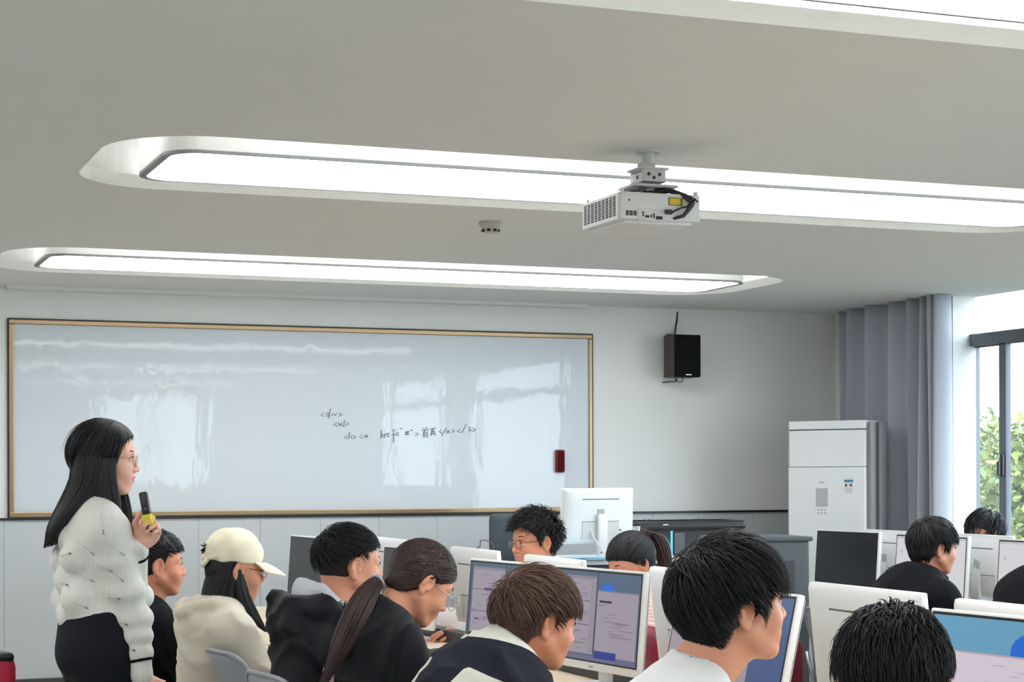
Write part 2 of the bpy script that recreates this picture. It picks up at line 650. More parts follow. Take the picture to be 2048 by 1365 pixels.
m_diff = mat('diffuser', (255, 255, 255), .6, emit=(250, 252, 255), estr=LAMP)
m_strip = mat('cove_strip', (255, 255, 255), .6, emit=(250, 252, 255), estr=COVE * 6)
m_rim = mat('lamp_rim', (128, 130, 130), .5)
nm = {0: 'nearest the front wall, above the whiteboard', 1: 'behind the projector', 2: 'at the upper right edge, nearest the camera', 3: 'behind the camera'}
for ci, (x0, x1) in enumerate(LX):
    for ri, (y0, y1) in enumerate(LY):
        t = empty('ceiling_light', ((x0 + x1) / 2, (y0 + y1) / 2, CEIL))
        if ci == 0:
            lab = 'long rounded recessed ceiling light ' + nm[ri]
        else:
            lab = 'added ceiling light outside the left of the frame, %s' % ('nearest the front wall', 'second from the front wall', 'third from the front wall', 'farthest from the front wall')[ri]
        tag(t, lab, 'ceiling light', 'recessed ceiling lights')
        hx, hy = (x1 - x0) / 2 - .215, (y1 - y0) / 2 - .268
        L = rrect(-hx, hx, -hy, hy, .12)
        Li = rrect(-hx + .028, hx - .028, -hy + .012, hy - .012, .108)
        MB().prism(L, .001, CAV - .002).build('housing', m_cove, t)
        # rim ring under the housing
        q = MB()
        n = len(L)
        A = [q.bm.verts.new((x, y, .001)) for x, y in L]
        B = [q.bm.verts.new((x, y, -.010)) for x, y in L]
        Cc = [q.bm.verts.new((x, y, -.010)) for x, y in Li]
        D = [q.bm.verts.new((x, y, .001)) for x, y in Li]
        for P, Q_ in ((A, B), (B, Cc), (Cc, D)):
            for k in range(n):
                q.bm.faces.new((P[k], P[(k + 1) % n], Q_[(k + 1) % n], Q_[k]))
        q.build('rim', m_rim, t)
        MB().prism(Li, -.007, .0005).build('diffuser', m_diff, t)
        # LED strips lying on the hidden ledge of the cove
        q = MB()
        W2, H2 = (x1 - x0) / 2 + .05, (y1 - y0) / 2 + .05
        q.b2((-W2 + .4, -H2 - .012, LIP + .004), (W2 - .4, -H2 + .012, LIP + .014)).b2((-W2 + .4, H2 - .012, LIP + .004), (W2 - .4, H2 + .012, LIP + .014))
        q.b2((-W2 - .0, -.25, LIP + .004), (-W2 + .02, .25, LIP + .014)).b2((W2 - .02, -.25, LIP + .004), (W2 + .0, .25, LIP + .014))
        q.build('cove_strip', m_strip, t)

# ------------------------------------------------------------------ whiteboard with handwriting
BX0, BX1, BZ0, BZ1 = 1.235, 5.042, 1.232, 2.418
wbd = empty('whiteboard', ((BX0 + BX1) / 2, YF, BZ0))
tag(wbd, 'large glossy whiteboard in a bronze frame on the front wall', 'whiteboard')
wo = Vector(wbd.location)


def loc2(p):
    return Vector(p) - wo


m_wb = mat('whiteboard_enamel', (198, 205, 210), 0.45, spec=0.4, bump=0.36, bscale=4.2, stretch=(2.6, 1, 1.0), coat=.6)
m_wb.node_tree.nodes['Principled BSDF'].inputs['Coat Roughness'].default_value = .025
m_wb.node_tree.links.new(m_wb.node_tree.nodes['Bump'].outputs[0], m_wb.node_tree.nodes['Principled BSDF'].inputs['Coat Normal'])
MB().b2(loc2((BX0 + .01, YF - .014, BZ0 + .01)), loc2((BX1 - .01, YF - .002, BZ1 - .01))).build('writing_surface', m_wb, wbd)
m_bronze = mat('bronze_frame', (150, 128, 98), 0.28, metal=0.75, noise=.08, nscale=3)
m_fedge = mat('frame_edge', (38, 38, 34), .5)
for nme, lo, hi in (('frame_rail', (BX0, YF - .026, BZ1 - .028), (BX1, YF, BZ1)), ('frame_rail', (BX0, YF - .034, BZ0), (BX1, YF, BZ0 + .03)),
                    ('frame_rail', (BX0, YF - .026, BZ0 + .03), (BX0 + .028, YF, BZ1 - .028)), ('frame_rail', (BX1 - .026, YF - .026, BZ0 + .03), (BX1, YF, BZ1 - .028))):
    MB().b2(loc2(lo), loc2(hi), bev=.004).build(nme, m_bronze, wbd)
q = MB()
q.b2(loc2((BX0 - .008, YF - .018, BZ0 - .004)), loc2((BX0, YF, BZ1 + .006))).b2(loc2((BX1, YF - .018, BZ0 - .004)), loc2((BX1 + .007, YF, BZ1 + .006)))
q.b2(loc2((BX0, YF - .018, BZ1)), loc2((BX1, YF, BZ1 + .008)))
q.build('frame_edging', m_fedge, wbd)

STK = []   # strokes in the pixel frame of a crop (3.2x, origin 600,780)
def S(*pts): STK.append([(600 + x / 3.2, 780 + y / 3.2) for x, y in pts])
# <div>
S((154, 148), (131, 160), (156, 172)); S((190, 152), (176, 150), (168, 160), (172, 171), (184, 166), (190, 152)); S((196, 118), (190, 150), (184, 184))
S((206, 158), (204, 168)); S((209, 148), (210, 149)); S((216, 155), (222, 168), (236, 150)); S((250, 150), (274, 158), (246, 170))
# <ul>
S((238, 208), (215, 222), (240, 236)); S((248, 212), (248, 228), (256, 230), (266, 212), (266, 232)); S((284, 192), (280, 238)); S((294, 210), (314, 218), (292, 230))
# <li><a
S((304, 292), (281, 305), (304, 316)); S((318, 270), (311, 314)); S((330, 296), (327, 312)); S((332, 284), (333, 285)); S((340, 294), (360, 304), (338, 314))
S((400, 288), (379, 301), (402, 312)); S((428, 290), (416, 292), (412, 304), (424, 304), (430, 290), (432, 306), (438, 304))
# href="#">
S((520, 258), (518, 312)); S((519, 290), (528, 282), (530, 306)); S((540, 284), (540, 306)); S((540, 292), (552, 280)); S((556, 292), (572, 284), (568, 276), (558, 284), (558, 300), (574, 300))
S((608, 254), (598, 256), (598, 300), (600, 336)); S((584, 290), (614, 284)); S((616, 280), (634, 276)); S((616, 294), (634, 290)); S((644, 246), (642, 252)); S((651, 246), (649, 252))
S((672, 274), (698, 270)); S((670, 288), (698, 284)); S((682, 266), (676, 292)); S((692, 264), (688, 292)); S((712, 256), (710, 264)); S((718, 256), (716, 264)); S((740, 274), (760, 284), (738, 294))
# two characters
S((790, 244), (796, 252)); S((814, 240), (806, 250)); S((780, 262), (824, 256)); S((800, 258), (794, 272)); S((790, 274), (788, 304), (818, 302), (818, 270), (790, 274)); S((790, 284), (816, 281)); S((789, 294), (816, 291))
S((834, 252), (870, 246)); S((850, 250), (844, 262)); S((840, 266), (838, 288)); S((840, 265), (862, 262), (862, 282)); S((851, 266), (848, 282), (836, 294)); S((854, 282), (870, 290))
# </a></li>
S((904, 258), (886, 268), (906, 276)); S((936, 244), (906, 296)); S((950, 262), (938, 264), (934, 276), (946, 276), (952, 262), (955, 278)); S((972, 256), (990, 264), (970, 274))
S((1024, 254), (1004, 264), (1026, 274)); S((1064, 220), (1036, 276)); S((1086, 236), (1082, 268)); S((1096, 252), (1094, 266)); S((1098, 240), (1099, 241)); S((1106, 248), (1126, 256), (1104, 268))
cuts = {0: 8, 8: 13}
lines_ = [STK[:8], STK[8:13], STK[13:]]
for grp in lines_:
  q = MB()
  for st in grp:
    if len(st) == 2 and abs(st[0][0] - st[1][0]) < .5: st = [st[0], (st[1][0] + .6, st[1][1] + .8)]
    pts = [WY(x, y, YF - .0150) - wo for x, y in st]
    q.tube(pts, .0024, n=5)
  hw_ = q.build('handwriting', mat('marker_ink', (70, 72, 82), .6), wbd)
  hw_['kind'] = 'stuff'
c = WY(1120, 923, YF - .03)
er = MB().box((0, 0, 0), (.064, .034, .152), bev=.012, seg=3)
er = er.build('eraser', mat('eraser_red', (104, 14, 24), .7, noise=.1, nscale=60), smooth=True)
er.location = c
tag(er, 'dark red magnetic eraser stuck upright on the whiteboard', 'eraser')
q = MB().box((0, -.019, 0), (.044, .004, .13), bev=.0015, seg=1)
q.build('felt_pad', mat('felt_dark', (70, 10, 18), .95), er)

# ------------------------------------------------------------------ wall speaker
sx = WY(1367, 690, YF - .2)
X0s = WY(1350, 690, YF - .235).x
t = empty('wall_speaker', (X0s, YF - .235, 2.135))
tag(t, 'black loudspeaker on a bracket high on the wall right of the whiteboard', 'speaker')
MB().b2((0, .012, 0), (.195, .175, .285), bev=.006).build('cabinet', mat('speaker_wood', (58, 44, 42), .5, noise=.15, nscale=12), t)
MB().b2((0, 0, 0), (.195, .016, .285), bev=.007).build('grille', mat('speaker_cloth', (17, 17, 19), .85, bump=.4, bscale=900), t)
MB().b2((.08, -.004, .011), (.125, .001, .019), bev=.002).build('badge', mat('badge_silver', (190, 190, 190), .3, metal=.6), t)
MB().b2((.02, .13, -.03), (.03, .235, -.022)).b2((.02, .13, -.03), (.075, .138, -.022)).b2((.067, .13, -.03), (.077, .138, .003)).build('bracket', m_black, t)
MB().b2((.04, .17, .285), (.07, .235, .30), bev=.002).build('bracket', m_black, t)
pts = [(.1, .17, .29), (.11, .2, .33), (.125, .225, .37), (.14, .233, .395)]
MB().tube([(.06, .14, .292), (.08, .16, .30), (.1, .2, .315), (.115, .22, .35), (.13, .23, .40), (.135, .232, .46)], .0055).build('cable', m_black, t)
MB().tube([(.11 + .024 * math.cos(a), .15, -.0 - .03 * abs(math.sin(a)) ** .8) for a in [math.pi * k / 10 for k in range(11)]], .003).build('cable', m_black, t)

# ------------------------------------------------------------------ smoke detector
c = W(981, 441, 8.32)
t = empty('smoke_detector', (c.x, c.y, CEIL), label='small round white smoke detector on the ceiling between two lights', cat='smoke detector')
mw2 = mat('detector_white', (178, 174, 168), .5)
MB().lathe([(.052, 0), (.054, -.008), (.050, -.02), (.034, -.044), (.026, -.05), (.001, -.052)], n=32).build('shell', mw2, t, autosmooth=40)
q = MB()
for k in range(8):
    a = 2 * math.pi * k / 8 + .2
    q.box((.036 * math.cos(a), .036 * math.sin(a), -.039), (.012, .016, .012), R=Matrix.Rotation(a, 3, 'Z') @ Matrix.Rotation(-.6, 3, 'Y'), bev=.002)
q.build('vent_slot', mat('vent_dark', (50, 46, 42), .8), t)

# ------------------------------------------------------------------ ceiling projector
PX0, PX1, PY0, PY1, PZ0, PZ1 = 2.66, 2.965, 5.76, 6.09, 2.34, 2.447
t = empty('projector', (PX0, PY0, PZ0), label='white projector hanging under the long ceiling light', cat='projector')
m_pw = mat('projector_shell', (216, 217, 216), .45, noise=.01, nscale=20)
m_pd = mat('projector_dark', (38, 38, 40), .6)
w_, d_, h_ = PX1 - PX0, PY1 - PY0, PZ1 - PZ0
MB().b2((0, 0, .012), (w_, d_, h_), bev=.006).b2((.02, .02, 0), (w_ - .02, d_ - .02, .02), bev=.01).build('casing', m_pw, t, autosmooth=35)
MB().b2((-.004, .012, .012), (.002, d_ - .012, h_ - .004), bev=.002).build('side_grille_frame', m_pw, t)
for k in range(9):
    y = .035 + k * .031
    q = MB()
    for j in range(9):
        z = .026 + j * .0078
        q.b2((-.0058, y, z), (-.0035, y + .019, z + .0052))
    q.build('grille_slats', m_pd, t)
for k in range(3):
    MB().b2((.019 + k * .0147, -.0012, .024), (.0305 + k * .0147, .001, .041)).build('rear_vent', mat('vent_grey', (92, 90, 88), .8), t)
MB().b2((.064, -.0015, .008), (.175, .001, .05)).build('socket_panel', mat('socket_panel_grey', (206, 206, 204), .5), t)
q = MB()
for (x, z, r) in ((.084, .036, .0032), (.084, .0265, .0032)):
    MB().cyl((x, -.004, z), (x, .001, z), r).build('socket', m_pd, t)
for lo_, hi_ in (((.092, -.003, .020), (.108, 0, .0275)), ((.113, -.003, .020), (.119, 0, .031)), ((.123, -.003, .018), (.128, 0, .036)), ((.132, -.004, .015), (.158, 0, .026))):
    MB().b2(lo_, hi_, bev=.001, seg=1).build('socket', m_pd, t)
MB().cyl((.032, -.002, .077), (.032, .001, .077), .003).build('sensor', m_pd, t)
MB().b2((.182, -.002, .066), (.236, .0, .094)).build('warning_label', mat('label_rim', (110, 104, 60), .5), t)
MB().b2((.186, -.003, .069), (.226, -.001, .091)).build('warning_label', mat('label_yellow', (214, 180, 30), .5), t)
for fa, fr in (((.01, .01), .006), ((w_ - .012, .012), .008), ((.01, d_ - .03), .004)):
    MB().cyl((*fa, h_ - .004), (*fa, h_ + .012), fr).build('foot', m_pw, t)
q = MB()
cb = mat('cable_dark', (48, 48, 50), .6)
q.tube([(.17, .1, h_ + .012), (.20, .05, h_ + .016), (.235, .005, h_ - .0), (.262, -.018, h_ - .022), (.258, -.022, .068), (.245, -.022, .048), (.232, -.014, .03), (.20, -.004, .02)], [.005, .006, .008, .012, .012, .008, .007, .005])
q.build('cable', cb, t, smooth=True)
q = MB().tube([(.14, .09, h_ + .01), (.20, .03, h_ + .02), (.262, -.008, h_ - .008), (.285, -.02, h_ - .026), (.262, -.018, .066), (.225, -.012, .058), (.20, -.006, .045), (.186, -.006, .035)], .0035)
q.build('cable', cb, t, smooth=True)
q = MB().tube([(.1, .12, h_ + .01), (.16, .12, h_ + .02), (.23, .05, h_ + .014), (.285, .0, h_ - .016), (.27, -.015, h_ - .028)], .005)
q.build('cable', cb, t, smooth=True)
q = MB()
q.b2((.165, -.016, .034), (.192, -.001, .050), bev=.004)
q.build('plug', cb, t)
t2 = empty('projector_mount', (PX0 + .17, PY0 + .14, PZ1), label='white metal bracket between the projector and the ceiling', cat='bracket')
H = CEIL - PZ1
q = MB().b2((-.085, -.07, .033), (.085, .07, .043), bev=.002).b2((-.045, -.05, .052), (.045, .05, .1), bev=.002).b2((-.056, -.055, .098), (.056, .055, .104), bev=.001)
q.b2((-.03, -.02, .1), (.02, .02, .125)).cyl((0, 0, .12), (0, 0, H), .022).cyl((0, 0, H - .008), (0, 0, H), .045)
q.build('bracket_body', mat('bracket_white', (200, 200, 198), .45), t2, autosmooth=40)
q = MB()
for (x, z) in ((-.02, .08), (.022, .08), (0, .068)):
    q.cyl((x, -.0515, z), (x, -.049, z), .006)
q.b2((-.0455, -.04, .088), (-.044, .03, .092)).b2((-.046, -.0505, .052), (.046, -.049, .0545)).cyl((-.0465, -.01, .072), (-.044, -.01, .072), .007)
q.build('bolt', m_pd, t2)
for sx_, sy_ in ((-1, -1), (1, -1), (-1, 1), (1, 1)):
    MB().tube([(sx_ * .02, sy_ * .02, .030), (sx_ * .06, sy_ * .07, .022), (sx_ * .095, sy_ * .11, .0)], .008).build('arm', mat('arm_grey', (70, 70, 68), .5), t2, smooth=True)

# ------------------------------------------------------------------ air conditioner cabinet
AL, AR = Vector((6.15, 10.69)), Vector((6.465, 10.21))
dv = (AR - AL); AW = dv.length; ang = math.atan2(dv.y, dv.x)
t = empty('air_conditioner', (AL.x, AL.y, 0), ang, 'tall white floor-standing air conditioner in the corner by the curtain', 'air conditioner')
AH = 1.825
m_acg = mat('ac_silver', (158, 156, 156), .4, metal=.2)
m_acw = mat('ac_white', (236, 239, 240), .18, coat=.4)
q = MB().b2((-.012, .035, .0), (AW + .02, .24, AH - .01), bev=.01)
q.build('body', mat('ac_side_grey', (166, 167, 170), .45), t)
MB().b2((AW - .002, .012, .0), (AW + .022, .05, AH - .012), bev=.003).b2((-.014, .012, 0), (.004, .05, AH - .012), bev=.003).build('edge_trim', m_acg, t)
MB().b2((AW + .001, .05, .0), (AW + .021, .1, AH - .014)).build('side_groove', mat('ac_dark_groove', (88, 88, 92), .5), t)
MB().b2((0, 0, AH - .055), (AW - .03, .2, AH), bev=.004).build('top_cap', m_acw, t)
MB().b2((.002, 0, AH - .30), (AW - .03, .05, AH - .062), bev=.004).build('outlet_door', m_acw, t)
MB().b2((0, -.006, .06), (AW - .03, .05, AH - .303), bev=.004).build('front_panel', m_acw, t)
dz = AH - .062 - .305
MB().b2((.198, -.008, AH - .56), (.282, -.004, AH - .44)).build('display', mat('ac_display', (182, 184, 184), .3), t)
q = MB()
for r_ in range(2):
    for c_ in range(3):
        q.box((.217 + c_ * .023, -.0075, AH - .58 - r_ * .022), (.010, .003, .008), bev=.001)
q.build('button', mat('ac_button', (150, 150, 152), .4), t)
# maker's word on the front, as small relief letters
q = MB()
lx = .222
for ch in (((0, 0), (0, 8), (2.5, 3), (5, 8), (5, 0)), ((7, 0), (7, 4.5)), ((10.5, 8), (10.5, 0), (8.5, .5), (8.5, 4), (10.5, 4.3)), ((12, 2.3), (14, 2.5), (13.3, 4.5), (12, 3.5), (12.2, .5), (14, .4)), ((17.5, 4.4), (15.8, 4.2), (15.6, .6), (17.3, .8), (17.5, 4.4), (17.7, 0))):
    q.tube([(lx + a * .0021, -.0062, AH - .405 + b_ * .0013) for a, b_ in ch], .0012, n=4)
q.build('lettering', mat('ac_letter', (120, 124, 128), .5), t)
q = MB()
q.b2((.40, -.0075, AH - .475), (.462, -.0055, AH - .365), mi=0).b2((.40, -.0085, AH - .40), (.462, -.006, AH - .385), mi=1)
q.b2((.406, -.0085, AH - .43), (.42, -.006, AH - .41), mi=2).b2((.438, -.0085, AH - .428), (.456, -.006, AH - .41), mi=2)
for k in range(4):
    q.b2((.406, -.0085, AH - .44 - k * .008), (.455, -.006, AH - .442 - k * .008), mi=3)
q.build('energy_label', [mat('sticker_white', (226, 228, 228), .5), mat('sticker_blue', (60, 130, 165), .5), mat('sticker_brown', (120, 92, 82), .5), mat('sticker_grey', (170, 170, 172), .5)], t)

# ------------------------------------------------------------------ curtain
m_cur = mat('curtain_cloth', (176, 180, 189), .9, noise=.05, nscale=180, bump=.25, bscale=500, sheen=.2)
cy = np.linspace(0, 1, 240)
fy = np.array([11.14, 10.9, 10.65, 10.38, 10.16, 10.04, 9.95, 9.90])
fold_s = np.linspace(0, 7, 240)
V = []
zs = np.linspace(.06, CEIL - .002, 24)
for z in zs:
    k = (CEIL - z) / CEIL
    for s_ in fold_s:
        y = np.interp(s_, np.arange(8), fy)
        ph = s_ * 2 * math.pi
        x = 6.82 + .068 * math.sin(ph + .25 * math.sin(ph)) + .012 * math.sin(ph * .5 + 3 * k)
        y += .03 * math.cos(ph) - (.03 * k if s_ < 1.4 else 0) + .02 * k * math.sin(s_ * 1.7)
        V.append((x, y, z))
nf = len(fold_s)
F = [(i * nf + j, i * nf + j + 1, (i + 1) * nf + j + 1, (i + 1) * nf + j) for i in range(len(zs) - 1) for j in range(nf - 1)]
V = np.array(V)
cu = npmesh('curtain', V, F, m_cur)
md = cu.modifiers.new('thick', 'SOLIDIFY'); md.thickness = .004
tag(cu, 'grey blue floor-length curtain hanging in folds beside the window', 'curtain')

# ------------------------------------------------------------------ trees outside
m_leaf = [mat('leaf_yellow', (112, 116, 52), .7, noise=.2, nscale=2), mat('leaf_green', (84, 96, 48), .7, noise=.2, nscale=2)]
m_bark = mat('bark', (96, 88, 74), .9, noise=.2, nscale=10)
rng = np.random.default_rng(5)
for i, (tx, ty, th, tr) in enumerate([(16.9, 23.0, 2.15, 2.1), (13.2, 17.0, 1.9, 1.6), (20.5, 18.6, 2.4, 2.2), (24, 32, 2.6, 3.0)]):
    t = empty('tree', (tx, ty, -3.2))
    tag(t, ['bushy yellow-green tree seen through the left window pane', 'sunlit yellow-green tree low in the right window pane', 'green tree farther right outside the window', 'distant pale tree beyond the others outside the window'][i], 'tree', 'trees outside the window')
    base = 3.2
    MB().tube([(0, 0, 0), (.05, .03, base - .6), (-.05, .0, base + th - 1.6)], [.2, .16, .08], n=10).build('trunk', m_bark, t)
    for part in range(2):
        n = 8000
        d3 = rng.normal(size=(n, 3)); d3 /= np.linalg.norm(d3, axis=1)[:, None]
        rr = tr * (.55 + .5 * rng.random(n) ** .5) * (1 + .18 * np.sin(d3[:, 0] * 7 + i) * np.sin(d3[:, 1] * 6 + d3[:, 2] * 5))
        P = d3 * rr[:, None] * np.array([1, 1, .9]) + np.array([0, 0, base + th - tr * .9])
        a = rng.normal(size=(n, 3)); a /= np.linalg.norm(a, axis=1)[:, None]
        b_ = np.cross(a, rng.normal(size=(n, 3))); b_ /= np.linalg.norm(b_, axis=1)[:, None]
        s_ = .035 + .05 * rng.random(n)[:, None]
        V = np.stack([P - a * s_, P + b_ * s_ * .5, P + a * s_, P - b_ * s_ * .5], 1).reshape(-1, 3)
        F = np.arange(4 * n).reshape(-1, 4)
        lf = npmesh('foliage', V, F, m_leaf[(part + i) % 2], t, smooth=False)
        lf['kind'] = 'stuff'
gr = MB().b2((7.4, -30, -3.4), (80, 90, -3.2)).build('ground', mat('lawn', (84, 86, 74), .9, noise=.2, nscale=.5))
struct(gr)
# ------------------------------------------------------------------ desks
DZ = .715
m_desk = mat('desk_maple', (226, 206, 178), .45, noise=.06, nscale=6, stretch=(1, 8, 1))
m_dleg = mat('desk_leg_white', (214, 214, 212), .4)


def desk(x0, x1, y0, y1, label, group, mid):
    t = empty('computer_desk', ((x0 + x1) / 2, (y0 + y1) / 2, 0))
    tag(t, label, 'desk', group)
    hx, hy = (x1 - x0) / 2, (y1 - y0) / 2
    MB().b2((-hx, -hy + .002, DZ - .025), (hx, hy - .002, DZ), bev=.003).build('tabletop', m_desk, t)
    for sx_ in (-1, 1):
        for sy_ in (-1, 1):
            MB().b2((sx_ * (hx - .06) - .025, sy_ * (hy - .05) - .025, 0), (sx_ * (hx - .06) + .025, sy_ * (hy - .05) + .025, DZ - .025), bev=.003).build('leg', m_dleg, t)
    mx = mid - (x0 + x1) / 2
    MB().b2((mx - .01, -hy + .03, .25), (mx + .01, hy - .03, DZ - .025)).build('modesty_panel', m_dleg, t)
    MB().b2((mx - .034, -hy + .01, DZ), (mx + .034, hy - .01, DZ + .055), bev=.004).build('cable_channel', mat('channel_black', (34, 34, 38), .45), t)
    return t


DX0, DX1 = 2.02, 3.24
for k, nm_ in enumerate(['nearest the camera, by the boy at the bottom right', 'second from the camera', 'third from the camera, under the tilted blue screen', 'in front of the boy with brown hair', 'fifth from the camera, behind the bright screens', 'sixth from the camera', 'farthest from the camera, nearest the stage']):
    desk(DX0, DX1, 1.75 + 1.26 * k, 1.75 + 1.26 * (k + 1), 'maple desk of the middle island, ' + nm_, 'desks of the middle island', 2.82)
for k, nm_ in enumerate(['nearest the camera', 'behind the boy in the black jacket', 'under the dark screen near the air conditioner']):
    desk(5.22, 6.42, 6.1 + 1.3 * k, 6.1 + 1.3 * (k + 1), 'maple desk by the window, ' + nm_, 'desks of the window island', 6.02)

# ------------------------------------------------------------------ monitors
MW, MH, MZ0 = .63, .365, .775
m_mon = mat('monitor_white', (228, 228, 227), .38)
m_bez = mat('bezel_black', (10, 10, 12), .35)
m_slot = mat('slot_grey', (96, 96, 94), .6)
m_stk = mat('sticker_tag', (176, 176, 172), .6)
SC = {k: emat('px_' + k, c, s) for k, c, s in [
    ('wall', (74, 92, 114), 1), ('wall2', (62, 84, 128), 1), ('sky', (96, 152, 184), 1), ('win', (150, 140, 152), 1), ('win2', (140, 132, 145), 1), ('win3', (204, 192, 204), 1),
    ('edge', (62, 62, 84), 1), ('bloom', (22, 100, 200), 1), ('bloomd', (28, 50, 132), 1), ('txt', (104, 98, 116), 1), ('dark', (38, 26, 66), 1),
    ('task', (96, 98, 122), 1), ('pale', (208, 208, 212), 1), ('pale2', (186, 186, 192), 1), ('bar', (128, 122, 138), 1), ('icon', (226, 160, 80), 1), ('ltxt', (168, 158, 170), 1)]}
m_off = mat('screen_off', (40, 43, 47), .28, spec=.35)
m_off2 = mat('screen_off_warm', (70, 70, 68), .3, spec=.35)


def screen_rects(style, seed):
    """list of (s0, t0, s1, t1, key); s runs left to right and t top to bottom as seen from the front"""
    r = random.Random(seed)
    L = []
    if style in ('off', 'off2'):
        return L
    if style in ('pair', 'pair2'):
        L += [(0, 0, 1, 1, 'wall'), (0, 0, .03, 1, 'edge'), ('bloom', .635, .235, .085, 'bloom')]
        L += [(.05, .05, .515, .93, 'win'), (.05, .05, .515, .085, 'bar'), (.44, .10, .515, .93, 'win2')]
        L += [(.505, .0, .52, .93, 'edge'), (.05, .33, .44, .337, 'edge'), (.22, .31, .34, .328, 'dark'), (.05, .60, .44, .608, 'edge'), (.10, .70, .17, .715, 'dark')]
        L += [(.525, .20, .985, .94, 'win'), (.525, .20, .985, .215, 'bar'), (.55, .31, .69, .335, 'dark'), (.525, .36, .60, .37, 'txt')]
        for k in range(26):
            x, y = .07 + .3 * r.random(), .12 + .76 * r.random()
            L.append((x, y, min(x + .03 + .12 * r.random(), .43), y + .007, 'txt'))
        for k in range(12):
            x, y = .58 + .2 * r.random(), .42 + .4 * r.random()
            L.append((x, y, x + .03 + .14 * r.random(), y + .006, 'txt'))
        L += [(.70, .70, .95, .705, 'edge'), (.0, .945, 1, 1, 'task')]
        L += [(.53, .88, .78, .965, 'bloomd')]
        L += [(.78, .935, .99, .975, 'task')]
    elif style == 'blue':
        L += [(0, 0, 1, 1, 'wall2'), (0, .3, .72, .9, 'win'), (0, .3, .72, .33, 'bar'), (0, .95, 1, 1, 'task')]
    elif style == 'sky':
        L += [(0, 0, 1, 1, 'sky'), ('bloom', .565, .235, .10, 'bloom'), (.0, .26, .83, .96, 'win3'), (0, .26, .83, .275, 'ltxt')]
        for k in range(14):
            x, y = .3 + .3 * r.random(), .33 + .55 * r.random()
            L.append((x, y, x + .04 + .12 * r.random(), y + .006, 'ltxt'))
        L += [(.76, .40, .78, .405, 'txt'), (.755, .41, .775, .415, 'txt'), (.76, .425, .785, .43, 'txt'), (.90, .72, .935, .765, 'icon'), (.895, .78, .94, .795, 'edge'), (0, .96, 1, 1, 'task')]
    elif style in ('pale', 'pale2'):
        L += [(0, 0, 1, 1, 'pale'), (0, 0, 1, .04, 'pale2'), (.03, .94, .9, .945, 'pale2'), (.1, .12, .7, .127, 'pale2'), (.06, .25, .09, .30, 'pale2'), (.86, .1, .93, .12, 'pale2')]
    return L


